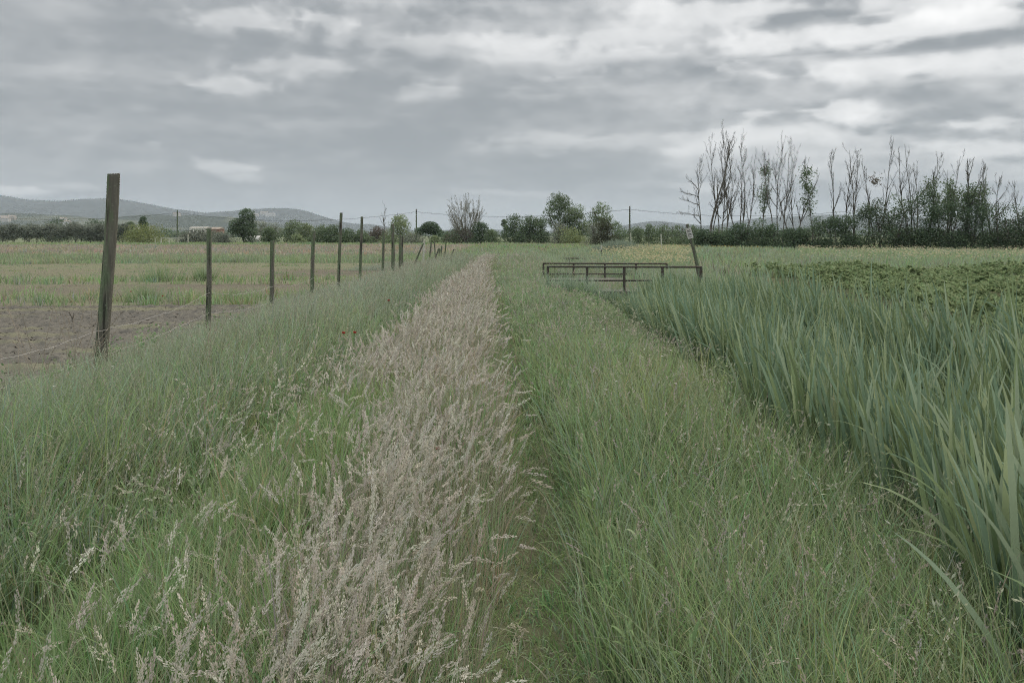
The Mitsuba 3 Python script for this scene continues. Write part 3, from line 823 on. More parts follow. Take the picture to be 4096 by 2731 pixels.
def wire(name, pts, label):
    P = []
    for (a, b) in zip(pts[:-1], pts[1:]):
        a, b = np.array(a), np.array(b)
        t = np.linspace(0, 1, 26)[:-1]
        w = a + (b - a) * t[:, None]
        w[:, 2] -= .26 * a[2] * 4 * t * (1 - t) * .5
        w += rng.normal(0, .006, w.shape)
        P.append(w)
    P.append(np.array([pts[-1]]))
    k = thing(name, label, 'wire')
    add(k, tube(np.vstack(P), .0028, 4), 'dull_steel', True)


wire('fence_wire', [(-4.7, 4.6, .52), (-4.56, 8.93, .55), (-4.78, 12.56, .70), (-4.83, 16.05, .58), (-4.88, 19.55, .55)], 'thin sagging wire strung between the nearest wooden posts')
wire('fence_wire', [(-4.7, 4.6, .22), (-4.59, 8.93, .25), (-4.78, 12.56, .38), (-4.85, 16.05, .25)], 'lower slack wire near the grass tops at the nearest posts')

# dry weed stalks at the foot of the nearest post
k = thing('dry_weed', 'bare pale dry weed stalks around the foot of the nearest post', 'dry weed')
tb, bud = [], Soup()
for q in range(26):
    x, y = -4.75 + rng.normal(0, .22), 8.5 + rng.normal(0, .25)
    z = float(height(x, y))
    a = rng.normal(0, .33)
    h = rng.uniform(.35, .95)
    p = np.array([[x, y, z - .02], [x + a * h * .5, y, z + h * .55], [x + a * h * 1.15, y + rng.normal(0, .05), z + h]])
    tb.append(tube(p, [.0045, .0035, .002], 4))
    heads(bud, p[None][:, [1, 2, 2]] if False else np.linspace(p[1], p[2], 4)[None], .55, 7, np.full((1, 7), .018), np.full((1, 7), .009), .8, np.array([[.30, .26, .21]]), .004)
scene['straw_stem'] = tw({'type': 'diffuse', 'reflectance': rgb(.33, .29, .235)})
part(k, 'stem', join(tb), 'straw_stem', kind='stuff')
part(k, 'seed', bud.mesh(), 'leaf', False, bud.col(), kind='stuff')
k = thing('dead_thistle', 'small dark twisted dead plant standing in the ploughed soil', 'dead plant')
add(k, join([tube(np.array([[-8.55, 15.5, -.25], [-8.57, 15.5, .0], [-8.62, 15.5, .10], [-8.68, 15.5, .11]]), [.008, .008, .012, .005], 5), tube(np.array([[-8.57, 15.5, -.05], [-8.53, 15.5, .06], [-8.54, 15.5, .10]]), [.006, .008, .003], 5)]), 'dark_bark', True)

# ------------------------------------------------------------------ footbridges over the ditch
def pipe(a, b, r, n=10):
    return tube(np.linspace(a, b, 6), r, n)


def bridge(name, label, x0, x1, ya, yb, za, zb, h, mids, deck, xs_a, xs_b):
    k = thing(name, label, 'footbridge', 'footbridges over the ditch')
    if deck:
        d = trimesh.creation.box((x1 - x0 - .9, yb - ya + .3, .28), )
        d = d.subdivide().subdivide().subdivide()
        d.apply_translation(((x0 + x1) / 2, (ya + yb) / 2, -.14 + za))
        d.vertices += (meshkit.noise(d.vertices * 3.1, 7)[:, None] - .5) * [.02, .03, .02]
        part(k, 'deck', d, 'concrete', 30)
        for sx in (x0 + .6, x1 - .9):
            ab = box(sx, sx + .35, ya - .02, yb + .02, za - 1.3, za - .285)
            part(k, 'abutment', ab, 'concrete')
    for y, z, xs in ((ya, za, xs_a), (yb, zb, xs_b)):
        rl = numbered(k + '__railing')
        part(rl, 'top_rail', pipe((xs[0] - .03, y, z + h), (xs[-1] + .03, y, z + h - .012), .031), 'rust', 40)
        if mids:
            for a, b in zip(xs[:-1], xs[1:]):
                part(rl, 'middle_rail', pipe((a + .03, y, z + h * .43), (b - .03, y, z + h * .43), .026), 'rust', 40)
        for x in xs:
            part(rl, 'post', join([box(x - .034, x + .034, y - .034, y + .034, z - (.5 if x in (xs[0], xs[-1]) else .1), z + h - .03)]), 'rust')
    return k


bridge('footbridge', 'small concrete footbridge with two rusty pipe railings crossing the ditch', 1.0, 5.5, 22.9, 30.1, 0.0, -.16, .70, True, True,
       [1.03, 2.16, 3.23, 4.33, 5.44], [1.19, 2.33, 3.51, 4.69, 5.85])
bridge('footbridge', 'far low dark pipe railings of a second footbridge, mostly hidden in grass', 1.8, 5.0, 46.0, 49.0, -.30, -.37, .58, False, False, [1.9, 3.3, 4.9], [2.0, 3.4, 5.0])

# ------------------------------------------------------------------ leaning signpost
k = thing('signpost', 'leaning wooden stake with a small white printed notice at its top', 'signpost')
a, b = np.array([5.62, 23.6, -.35]), np.array([5.18, 23.55, 1.93])
t = np.linspace(0, 1, 9)[:, None]
pts = a + (b - a) * t + np.array([.07, 0, 0]) * np.sin(t * np.pi)
part(k, 'stake', tube(pts, np.linspace(.062, .045, 9), 12), 'weathered_wood', 40)
ax = (pts[-1] - pts[-3]); ax /= np.linalg.norm(ax)
R = np.eye(4); R[:3, 2] = ax; R[:3, 0] = np.cross([0, 1, 0], ax); R[:3, 0] /= np.linalg.norm(R[:3, 0]); R[:3, 1] = np.cross(ax, R[:3, 0])
ctr = pts[-1] - ax * .28 + np.array([-.02, -.065, 0])
n = trimesh.creation.box((.17, .008, .32)); n = n.subdivide(); n.vertices[:, 1] += .9 * n.vertices[:, 0] ** 2
M = R.copy(); M[:3, 3] = ctr
n.apply_transform(M)
nt = part(k, 'notice', n, 'white_sheet')
lines = []
for z, w, h in ((.085, .09, .020), (.05, .11, .012), (-.02, .10, .020), (-.055, .11, .012), (-.105, .09, .010)):
    q = box(-w / 2, w / 2, -.008, -.0055, z - h / 2, z + h / 2); q.apply_transform(M); lines.append(q)
part(nt, 'print', join(lines), 'ink')

s = Soup()
Pd = np.column_stack([rng.uniform(1.3, 5.3, 5200), rng.uniform(23.25, 30.0, 5200)])
Pd = Pd[nz(Pd[:, 0], Pd[:, 1], .9, 96) > .36]
nd = len(Pd)
cd = tint(nd, G_LUSH + [(.26, .30, .15), (.34, .30, .24)])
ribbons(s, np.column_stack([Pd, np.full(nd, -.02) - .022 * (Pd[:, 1] - 23)]), rng.uniform(0, 6.28, nd), .20 * rng.uniform(.4, 1.5, nd), np.full(nd, .014), np.abs(rng.normal(0, .4, nd)), rng.gamma(2, .4, nd), 3, cd, cd)
nd = 1500
Pd = np.column_stack([rng.uniform(.9, 4.6, nd), rng.uniform(22.0, 22.7, nd)])
cd = tint(nd, G_BLUE)
ribbons(s, np.column_stack([Pd, height(Pd[:, 0], Pd[:, 1])]), rng.uniform(0, 6.28, nd), rng.uniform(.3, .75, nd) - .5 * np.minimum(height(Pd[:, 0], Pd[:, 1]), 0) * .6, np.full(nd, .016), np.abs(rng.normal(0, .3, nd)), rng.gamma(2, .5, nd), 4, cd, cd)
key = thing('deck_grass', 'short green grass growing over the footbridge deck and along its edge', 'grass', kind='stuff')
add(key, s.mesh(), 'leaf', False, s.col())

# other stakes beyond the bridge
for x, y, zt, c, words in ((11.2, 75, 1.85, 'pale_stake', 'thin white stake left of a similar one, beyond the flower patch'), (11.35, 60.5, 1.70, 'pale_stake', 'thin white stake beyond the flower patch, right one of two')):
    k = thing('stake', words, 'stake', 'white stakes beyond the footbridge')
    add(k, tube(np.array([[x, y, -.2], [x + .01, y, zt * .5], [x - .02, y, zt]]), .045 if y > 70 else .04, 8), c, 40)
k = thing('stake', 'short white-topped dark stake beside the far railing', 'stake')
z0 = float(height(5.3, 47))
part(k, 'shaft', tube(np.array([[5.3, 47.0, z0 - .2], [5.28, 47.0, .75]]), .04, 8), 'dark_bark')
part(k, 'tip', tube(np.array([[5.28, 47.0, .752], [5.27, 47.0, 1.02]]), .041, 8), 'pale_stake')

# ------------------------------------------------------------------ poles, cables
def pole(x, y, h, label):
    k = thing('utility_pole', label, 'utility pole', 'wooden utility poles')
    z0 = float(height(x, y))
    part(k, 'pole', tube(np.array([[x, y, z0 - .5], [x + .02, y, h * .5], [x + .03, y, h]]), [.14, .125, .10], 10), 'weathered_wood', 40)
    part(k, 'insulator', tube(np.array([[x + .03, y - .13, h - .62], [x + .03, y - .13, h - .42]]), .05, 8), 'cable_black', 40)
    return np.array([x + .03, y - .13, h - .52])


A = pole(-64.77, 154, 6.47, 'utility pole at the left, by the white wooden frame')
B = pole(-18.05, 150, 6.54, 'utility pole in front of the round dark tree, centre left')
C = pole(18.02, 122, 6.09, 'utility pole right of the dark conical bush')
Dp = pole(56.5, 126, 6.3, 'utility pole standing hidden in the thicket of bare trees')
E0 = pole(-113.7, 158, 6.4, 'utility pole at the far left end of the olive row')


def cable(a, b, sag, label):
    t = np.linspace(0, 1, 40)[:, None]
    p = a + (b - a) * t
    p[:, 2] -= (sag * 4 * t * (1 - t))[:, 0]
    k = thing('overhead_cable', label, 'cable', 'overhead cables')
    add(k, tube(p, .024, 5), 'cable_black', True)


cable(A, B, 1.6, 'overhead cable from the left pole to the centre pole')
cable(B, C, 1.0, 'overhead cable from the centre pole to the right pole')
cable(C, Dp, 1.1, 'overhead cable from the right pole into the bare trees')
cable(E0, A, 1.2, 'overhead cable above the olive row at far left')

# white wooden frame by the left pole
k = thing('rail_fence', 'white post and rail frame in front of the yellow-green bush', 'fence')
Y = 150.0
for x in (-66.1, -64.6, -62.95, -61.05):
    part(k, 'post', box(x - .07, x + .07, Y - .07, Y + .07, -.2, 1.15 if x != -61.05 else 1.75), 'pale_stake')
part(k, 'rail', box(-66.2, -61.7, Y - .11, Y - .075, 1.0, 1.14), 'pale_stake')
k = thing('stake', 'thin pale stake at the foot of the yellow-green bush', 'stake')
add(k, tube(np.array([[-67.2, 150, -.2], [-67.2, 150, 1.1]]), .05, 8), 'pale_stake')

# ------------------------------------------------------------------ buildings far off
def house(name, label, x, y, z, w, dpt, h, rh, wall, roof='tile_roof', group='pale houses on the far hillside', windows=False):
    k = thing(name, label, 'house', group)
    part(k, 'wall', box(x - w / 2, x + w / 2, y, y + dpt, z - 3, z + h), wall)
    v = np.array([[x - w / 2 - .3, y - .4, z + h], [x + w / 2 + .3, y - .4, z + h], [x + w / 2 + .3, y + dpt + .4, z + h], [x - w / 2 - .3, y + dpt + .4, z + h], [x - w / 2 - .3, y + dpt / 2, z + h + rh], [x + w / 2 + .3, y + dpt / 2, z + h + rh]])
    f = np.array([[0, 1, 5], [0, 5, 4], [2, 3, 4], [2, 4, 5], [0, 4, 3], [1, 2, 5], [0, 3, 2], [0, 2, 1]])
    part(k, 'roof', (v, f), roof)
    if windows:
        for q in np.linspace(x - w * .35, x + w * .35, 4):
            part(k, 'window', box(q - .6, q + .6, y - .05, y + .05, z + h * .45, z + h * .8), 'cable_black')
    return k


HW = ['white house lowest at the far left of the green foothill', 'largest pale house on the left foothill', 'pale house just right of the largest foothill house', 'pale house at the right end of the left hillside cluster',
      'white house on the foothill slope just left of the nearest post', 'low pale house just below its neighbour by the nearest post', 'small pale house behind the yellow-green bush', 'small cream house right of the yellow-green bush',
      'lone pale house on the foothill above the left utility pole', 'pale house on the blue hill behind the thin trees, left one', 'pale house on the blue hill, middle of its cluster', 'pale house on the blue hill, right end of its cluster',
      'pale house on the blue hill close to the tall left tree', 'grey house at the left picture edge above the olives']
HS = [(-1436, 2300, 38, 22, 9), (-1432, 2350, 46, 30, 9), (-1409, 2330, 43, 22, 8), (-1424, 2380, 50, 20, 7), (-1231, 2300, 40, 16, 9), (-1194, 2250, 33, 18, 7), (-839, 1900, 10, 18, 6), (-842, 1950, 12, 14, 5),
      (-1005, 2500, 62, 20, 6), (-1434, 4700, 124, 44, 13), (-1394, 4650, 113, 36, 13), (-1356, 4600, 112, 30, 14), (-1450, 4600, 112, 30, 10), (-1403, 2200, 31, 16, 7)]
for i, ((x, y, z, w, h), words) in enumerate(zip(HS, HW)):
    house('house', words, x, y - 120 if y < 3000 else y - 100, z - 1, w, 12, h, 3, 'white_wall' if i % 3 else 'cream_wall')
scene['bright_wall'] = tw({'type': 'diffuse', 'reflectance': rgb(.66, .65, .62)})
k = house('farm_building', 'white two-storey farm building with dark windows behind the grey bushes', -166, 420, 0, 8.6, 9, 5.6, .5, 'bright_wall', roof='white_wall', group=None, windows=True)
house('farm_building', 'brick-red building beside the white farm building', -158.3, 424, 0, 4.6, 8, 5.0, 1.0, 'red_wall', group=None)
k = thing('shelter', 'low white-roofed shelter to the right of the tall left tree', 'shelter')
part(k, 'roof', join([tube(np.array([[-63.4, 190, .55], [-60.0, 190, .55]]), 1.0, 14)]), 'white_sheet', 40)

# ------------------------------------------------------------------ trees
def nrm(v):
    return v / (np.linalg.norm(v, axis=-1, keepdims=True) + 1e-9)


def grow(rg, p, d, L, r, level, out, tropism=.10, kids=(9, 5, 3), ang=(.35, .75), wob=.13, lenf=(.32, .5), cone=True):
    n = 8 if level == 0 else 6 if level == 1 else 4
    pts, rad = [p], [r]
    for i in range(n):
        d = nrm(d + rg.normal(0, wob, 3) + np.array([0, 0, tropism]))
        p = p + d * L / n
        pts.append(p)
        rad.append(r * (1 - .86 * (i + 1) / n) ** .85)
    out.append((np.array(pts), np.array(rad), level))
    if level >= len(kids): return
    for q in range(kids[level]):
        t = rg.uniform(.28 if level == 0 else .2, .97)
        i = min(int(t * n), n - 1)
        base = pts[i] + (pts[i + 1] - pts[i]) * (t * n - i)
        dd = nrm(pts[i + 1] - pts[i])
        side = nrm(np.cross(dd, rg.normal(size=3)))
        a = rg.uniform(*ang)
        nl = L * rg.uniform(*lenf) * ((1.15 - .6 * t) if cone else 1)
        grow(rg, base, nrm(dd * math.cos(a) + side * math.sin(a)), nl, max(rad[i] * rg.uniform(.4, .65), .006), level + 1, out, tropism, kids, ang, wob * 1.15, lenf, cone)


def branches(out, rmin=.0):
    lim, tw_ = [], []
    for pts, rad, lev in out:
        m = tube(pts, np.maximum(rad, rmin), 7 if lev == 0 else 4 if lev == 1 else 3, cap=False)
        (lim if lev == 0 else tw_).append(m)
    return join(lim), join(tw_) if tw_ else None


def leaves(soup, P, N, size, col, aspect=.75):
    """Small folded leaf sprays at P facing roughly along N."""
    n = len(P)
    N = nrm(N + rng.normal(0, .75, (n, 3)))
    a = nrm(np.cross(N, rng.normal(size=(n, 3))))
    b = np.cross(N, a)
    s_ = (size * rng.uniform(.6, 1.35, n))[:, None]
    v = np.stack([P - a * s_, P - b * s_ * aspect * .6 + N * s_ * .25, P + a * s_, P + b * s_ * aspect * .6 + N * s_ * .25], 1)
    f = (np.array([[0, 1, 3], [1, 2, 3]])[None] + (np.arange(n) * 4)[:, None, None]).reshape(-1, 3)
    soup.put(v, f, np.repeat(col, 4, 0))


def lobes_for(rg, H, W, base=.25, k=9, top=.3):
    """Crown lobes (centre, radii): a loose heap of unequal masses."""
    lo = []
    for i in range(k):
        t = rg.random()
        z = H * (base + (1 - base) * (.12 + .74 * t))
        env = math.sin(math.pi * min(1, .22 + .70 * t)) ** .7
        a = rg.uniform(0, 6.28)
        q = W / 2 * env * rg.uniform(.15, .62)
        r = W * rg.uniform(.16, .27)
        lo.append((q * math.cos(a), q * math.sin(a), min(z, H - r * .72), r, r, r * rg.uniform(.7, .95)))
    if base < .06:
        for i in range(6):
            lo.append((W * rg.uniform(-.42, .42), W * rg.uniform(-.3, .3), H * rg.uniform(.08, .26), W * .2, W * .2, max(W * .15, H * .2)))
    lo.append((0, 0, H - W * .16, W * .2, W * .2, W * .18))
    return lo


def crown(soup, at, lobes, n, size, cols, gap=.0, aspect=.75, seed=1, base=.3):
    lb = np.array(lobes, float)
    wts = lb[:, 3] * lb[:, 5]
    k = rng.choice(len(lb), n, p=wts / wts.sum())
    d = nrm(rng.normal(size=(n, 3)) + np.array([0, 0, .25]))
    u = .40 + .82 * rng.random(n) ** .62
    R = lb[k, 3:]
    P = lb[k, :3] + d * R * u[:, None]
    # ragged: thin out by noise so that sky shows through
    ns = meshkit.fbm((P + np.array(at)) / max(lb[:, 3].mean() * .45, .15), 2, seed)
    keep = ns > (.34 if base < .06 else .41) + gap
    P, d, k = P[keep], d[keep], k[keep]
    n = len(P)
    lob = np.random.default_rng(seed).uniform(.82, 1.18, len(lb))[k][:, None]
    leaves(soup, P + np.array(at), d, size, tint(n, cols, .22) * lob, aspect)


DARK = [(.095, .142, .088), (.118, .168, .102), (.080, .122, .078)]
MID = [(.150, .205, .122), (.175, .230, .140), (.125, .175, .105)]
LIGHT = [(.215, .270, .150), (.245, .300, .175), (.190, .245, .135)]
OLIVE = [(.195, .225, .185), (.245, .272, .230), (.155, .185, .155)]
YELL = [(.220, .260, .120), (.255, .290, .140), (.185, .228, .105)]
GREY = [(.205, .232, .185), (.240, .262, .220), (.175, .205, .165)]
REDD = [(.155, .138, .120), (.135, .142, .110), (.175, .142, .125)]
sd = [500]


def tree(name, label, cat, X, Y, H, W, cols, group=None, base=.22, k=9, n=2600, size=None, gap=0., lobes=None, stems=1, trunk_h=.55, twiggy=0):
    sd[0] += 1
    rg = np.random.default_rng(sd[0])
    W = W * (1.55 if base < .06 else 1.35)
    H = H * (1.08 if base < .06 and Y > 130 else 1.0)
    key = thing(name, label, cat, group)
    z0 = float(height(X, Y)) - .05
    size = size or max(.09, Y * .00105)
    out = []
    for q in range(stems):
        a = rg.uniform(0, 6.28)
        tilt = .04 if stems == 1 else rg.uniform(.12, .4)
        grow(rg, np.array([X, Y, z0 - .1]), nrm(np.array([math.cos(a) * tilt, math.sin(a) * tilt, 1])), H * trunk_h * 1.35, max(.04, H * .022 / math.sqrt(stems)), 0, out, tropism=.06, kids=(6, 3), ang=(.5, 1.0))
    lim, tws = branches(out, .012)
    part(key, 'trunk', join([lim, tws]), 'dark_bark', True)
    if twiggy:
        out = []
        for q in range(twiggy):
            a = rg.uniform(0, 6.28); t = rg.uniform(.05, .5)
            grow(rg, np.array([X + rg.normal(0, W * .12), Y + rg.normal(0, W * .1), z0]), nrm(np.array([math.cos(a) * t, math.sin(a) * t, 1])), H * rg.uniform(.85, 1.12), .03, 0, out, tropism=.05, kids=(5, 2), ang=(.25, .5))
        lim, tws = branches(out, .016)
        part(key, 'branches', join([lim, tws]), 'bark', True)
    s = Soup()
    crown(s, (X, Y, z0), lobes or lobes_for(rg, H, W, base, k), int(n * 1.6), size * 1.0, cols, gap, seed=sd[0], base=base)
    part(key, 'crown', s.mesh(), 'leaf', False, s.col())
    return key


# olive row at the far left
OL = [(-101.28, 158, 3.48), (-99.04, 158, 3.74), (-96.7, 158, 3.39), (-94.37, 158, 3.48), (-92.12, 158, 3.74), (-89.96, 158, 3.74), (-87.8, 158, 3.74), (-85.55, 158, 3.57), (-83.65, 158, 3.65), (-81.75, 158, 3.74), (-78.99, 158, 3.39), (-77.0, 158, 3.74)]
for i, (x, y, h) in enumerate(OL):
    tree('olive_tree', f'grey-green olive tree, {ORD[i]} from the left in the front row', 'olive tree', x, y, h * 1.05, 3.3, OLIVE, 'olive trees in rows at the far left', base=.27, n=1900, size=.15, stems=2, trunk_h=.5, gap=.02)
OL2 = [(-110.21, 174, 4.15), (-105.26, 174, 4.15), (-100.5, 174, 4.34), (-95.55, 174, 4.34), (-91.36, 174, 4.34), (-88.13, 174, 4.15), (-85.75, 174, 4.05)]
for i, (x, y, h) in enumerate(OL2):
    tree('olive_tree', f'pale olive tree showing above the front row, {ORD[i]} from the left behind it', 'olive tree', x, y, h, 3.9, OLIVE, 'olive trees in rows at the far left', base=.2, n=1500, size=.17, stems=2, trunk_h=.5)

W_ = 'shrub'
TREES = [
    ('shrub', 'wide dark bush with bare twigs rising behind the olive row', 'bush', -117.5, 205, 5.4, 8.2, DARK, dict(base=.0, n=2200, twiggy=5)),
    ('shrub', 'dark round bush behind the olives just left of the nearest post', 'bush', -105.2, 200, 5.2, 4.8, DARK, dict(base=.05, n=1700)),
    ('tree', 'small upright dark tree behind the yellow-green bush', 'tree', -87.1, 188, 6.1, 2.4, DARK, dict(base=.35, n=1400, k=6)),
    ('tree', 'small green tree just right of the nearest post, behind the olives', 'tree', -89.2, 186, 4.8, 2.9, MID, dict(base=.2, n=1300)),
    ('shrub', 'large yellow-green rounded bush behind the white frame', 'bush', -70.6, 154, 3.25, 6.6, YELL, dict(base=.0, n=3000, k=16)),
    ('shrub', 'pale grey-green bush right behind the left utility pole', 'bush', -68.2, 166, 2.3, 3.9, GREY, dict(base=.0, n=1400)),
    ('shrub', 'grey-green bush in front of the white farm building', 'bush', -66.0, 168, 2.6, 4.3, GREY, dict(base=.0, n=1500)),
    ('shrub', 'grey-green bush right of the farm buildings', 'bush', -63.0, 166, 2.3, 4.0, GREY, dict(base=.0, n=1500)),
    ('shrub', 'low pale bush to the left of the tall left tree', 'bush', -58.8, 160, 1.9, 3.0, GREY, dict(base=.0, n=1200)),
    ('shrub', 'low pale bush at the foot of the tall left tree', 'bush', -54.3, 150, 1.85, 3.4, GREY, dict(base=.0, n=1300)),
    ('tree', 'tall dark leafy tree standing alone at left centre', 'tree', -51.2, 152, 6.8, 5.0, DARK + MID[:1], dict(n=5200, lobes=[(.6, 0, 5.5, 1.35, 1.3, 1.2), (.7, 0, 4.2, 1.6, 1.5, 1.3), (-1.3, 0, 3.7, 1.35, 1.2, 1.1), (-1.9, .2, 2.6, 1.1, 1.1, 1.1), (-.4, 0, 2.9, 1.4, 1.4, 1.2), (1.0, 0, 2.7, 1.5, 1.4, 1.3), (1.1, 0, 1.3, 1.2, 1.2, 1.1), (.2, 0, 1.6, .9, 1., 1.)])),
    ('tree', 'sparse pale thin tree right of the tall left tree', 'tree', -61.6, 195, 5.3, 3.9, GREY, dict(base=.3, n=900, gap=.1, trunk_h=.65)),
    ('tree', 'second sparse pale tree, right of the first thin one', 'tree', -59.6, 200, 4.8, 4.2, GREY, dict(base=.3, n=900, gap=.1, trunk_h=.65)),
    ('shrub', 'small dense dark green bush behind the third post', 'bush', -47.4, 155, 2.95, 2.9, MID, dict(base=.0, n=1500)),
    ('shrub', 'tall soft green bush between third and fourth posts', 'bush', -43.9, 158, 4.1, 3.7, MID + LIGHT[:1], dict(base=.0, n=2000)),
    ('shrub', 'pale yellowish bush just left of the fourth post', 'bush', -42.0, 161, 3.7, 4.0, LIGHT, dict(base=.0, n=1900)),
    ('shrub', 'low pale green bush at the hedge foot near the fourth post', 'bush', -40.2, 150, 1.7, 2.3, LIGHT, dict(base=.0, n=1000)),
    ('shrub', 'dark hedge bush right behind the fourth post', 'bush', -38.1, 158, 3.4, 3.8, MID, dict(base=.0, n=1900)),
    ('shrub', 'dark hedge bush left of the fifth post', 'bush', -35.1, 156, 3.5, 3.8, MID + DARK, dict(base=.0, n=1900)),
    ('shrub', 'low hedge bush between fifth and sixth posts', 'bush', -32.1, 156, 2.75, 4.0, DARK + MID, dict(base=.0, n=1900)),
    ('shrub', 'low hedge bush just right of the sixth post', 'bush', -29.7, 158, 2.6, 3.5, MID, dict(base=.0, n=1700)),
    ('shrub', 'dark reddish bush behind the seventh post', 'bush', -27.1, 160, 3.2, 4.1, REDD, dict(base=.0, n=1800)),
    ('tree', 'light green loose tree right of the thick reddish post', 'tree', -22.1, 156, 5.5, 4.6, LIGHT, dict(base=.1, n=2600, gap=.03, k=11)),
    ('shrub', 'low bush below the light green tree', 'bush', -22.9, 150, 1.9, 3.6, MID + LIGHT, dict(base=.0, n=1300)),
    ('shrub', 'low bush left of the centre utility pole', 'bush', -19.4, 152, 1.75, 3.9, GREY, dict(base=.0, n=1300)),
    ('tree', 'round dark umbrella-shaped tree at the centre utility pole', 'tree', -17.7, 172, 4.7, 4.4, DARK, dict(n=3000, trunk_h=.5, lobes=[(0, 0, 3.6, 1.7, 1.5, 1.0), (-1.0, 0, 3.2, 1.1, 1.1, .8), (1.1, 0, 3.0, 1.2, 1.2, .8), (1.9, 0, 2.2, .9, .9, .6), (-2.3, 0, 2.5, .9, .9, .8), (.4, 0, 2.6, 1.2, 1.2, .7)])),
    ('shrub', 'small pale bush right of the umbrella-shaped tree', 'bush', -14.6, 150, 1.5, 2.1, LIGHT, dict(base=.0, n=900)),
    ('shrub', 'low dark bush left of the big bare shrub', 'bush', -12.6, 160, 1.9, 3.4, DARK, dict(base=.0, n=1200)),
    ('shrub', 'brownish bush low inside the big bare shrub', 'bush', -9.4, 152, 3.3, 4.6, MID + REDD, dict(base=.0, n=2000)),
    ('shrub', 'dark green bush at the right foot of the big bare shrub', 'bush', -5.9, 147, 3.7, 3.1, DARK, dict(base=.0, n=1900)),
    ('shrub', 'small bush just right of the big bare shrub', 'bush', -3.9, 150, 2.5, 2.4, MID, dict(base=.0, n=1100)),
    ('tree', 'small slim tree at the left end of the central hedge', 'tree', -1.5, 158, 4.8, 1.8, MID, dict(base=.2, n=1000, k=6)),
    ('shrub', 'dark green hedge tree, left of three in the central hedge', 'tree', .75, 152, 5.15, 4.0, DARK + MID, dict(base=.0, n=2900, k=13)),
    ('shrub', 'dark green hedge tree, middle one of the central hedge', 'tree', 3.3, 150, 5.0, 3.9, DARK + MID, dict(base=.0, n=2800, k=13)),
    ('shrub', 'dark green hedge tree at the left foot of the tallest central tree', 'tree', 5.6, 150, 4.5, 3.2, MID, dict(base=.0, n=2300, k=11)),
    ('tree', 'tallest broad leafy tree in the centre of the horizon', 'tree', 9.2, 153, 9.3, 5.8, MID, dict(base=.2, n=5200, k=15)),
    ('tree', 'shoulder tree merging with the tallest central tree on its right', 'tree', 12.6, 151, 7.3, 5.0, MID + LIGHT[:1], dict(base=.1, n=3800, k=13)),
    ('tree', 'airy leafy tree with sky gaps right of the tallest central tree', 'tree', 18.0, 160, 8.3, 5.6, MID + LIGHT[:1], dict(base=.35, n=3400, k=13, gap=.05, trunk_h=.62)),
    ('shrub', 'pale grey twiggy bush in front of the tallest central tree', 'bush', 8.3, 142, 3.5, 3.6, GREY, dict(base=.0, n=1000, twiggy=7)),
    ('shrub', 'yellow-green bush in front of the tallest central tree', 'bush', 10.4, 140, 3.0, 4.0, YELL + LIGHT, dict(base=.0, n=2000)),
    ('shrub', 'dark conical bush standing forward of the central trees', 'bush', 13.3, 114, 4.1, 2.6, [(.062, .070, .048), (.082, .088, .060)], dict(base=.0, n=2600, k=12, size=.10)),
    ('shrub', 'grey half-bare bush at the left side of the dark conical bush', 'bush', 11.9, 116, 3.4, 2.3, GREY, dict(base=.0, n=1200, twiggy=6, size=.1)),
    ('shrub', 'green shrub between the dark conical bush and the right pole', 'bush', 16.6, 126, 3.7, 2.8, MID, dict(base=.0, n=1900)),
    ('shrub', 'green shrub just right of the right utility pole', 'bush', 18.9, 120, 2.7, 3.1, MID, dict(base=.0, n=1800, size=.11)),
    ('shrub', 'small feathery tree right of the right utility pole', 'tree', 20.3, 118, 3.3, 1.7, MID, dict(base=.1, n=1100, size=.11, k=6)),
    ('shrub', 'feathery many-stemmed shrub left of the white stakes', 'bush', 22.2, 116, 2.95, 3.3, MID, dict(base=.0, n=1900, size=.11, twiggy=4)),
    ('shrub', 'feathery many-stemmed shrub right of the white stakes', 'bush', 24.6, 118, 3.0, 2.6, MID, dict(base=.0, n=1500, size=.11, twiggy=3)),
    ('shrub', 'feathery shrub just left of the first bare tree', 'bush', 26.6, 118, 2.95, 2.5, MID, dict(base=.0, n=1400, size=.11, twiggy=3)),
    ('shrub', 'shrub at the left picture end of the thicket', 'bush', 28.8, 112, 2.7, 2.8, MID, dict(base=.0, n=1300, size=.11)),
]
for name, label, cat, X, Y, H, W, cols, kw in TREES:
    tree(name, label, cat, X, Y, H, W, cols, **kw)

# glaucous patch behind the yellow flowers
k = thing('reed_clump', 'clump of blue-green leafy stems behind the yellow flower patch', 'reeds')
s = Soup()
n = 1500
P = np.column_stack([rng.normal(7.9, 1.15, n), rng.normal(61, .9, n)])
ribbons(s, foot(P), rng.uniform(0, 6.28, n), 1.25 * rng.uniform(.5, 1.15, n) * np.exp(-((P[:, 0] - 8.2) / 2.6) ** 2), np.full(n, .07), np.abs(rng.normal(.2, .2, n)), rng.gamma(2, .4, n), 3, tint(n, [(.19, .25, .19), (.23, .29, .23)]), tint(n, [(.21, .27, .21), (.25, .31, .25)]))
add(k, s.mesh(), 'leaf', False, s.col())

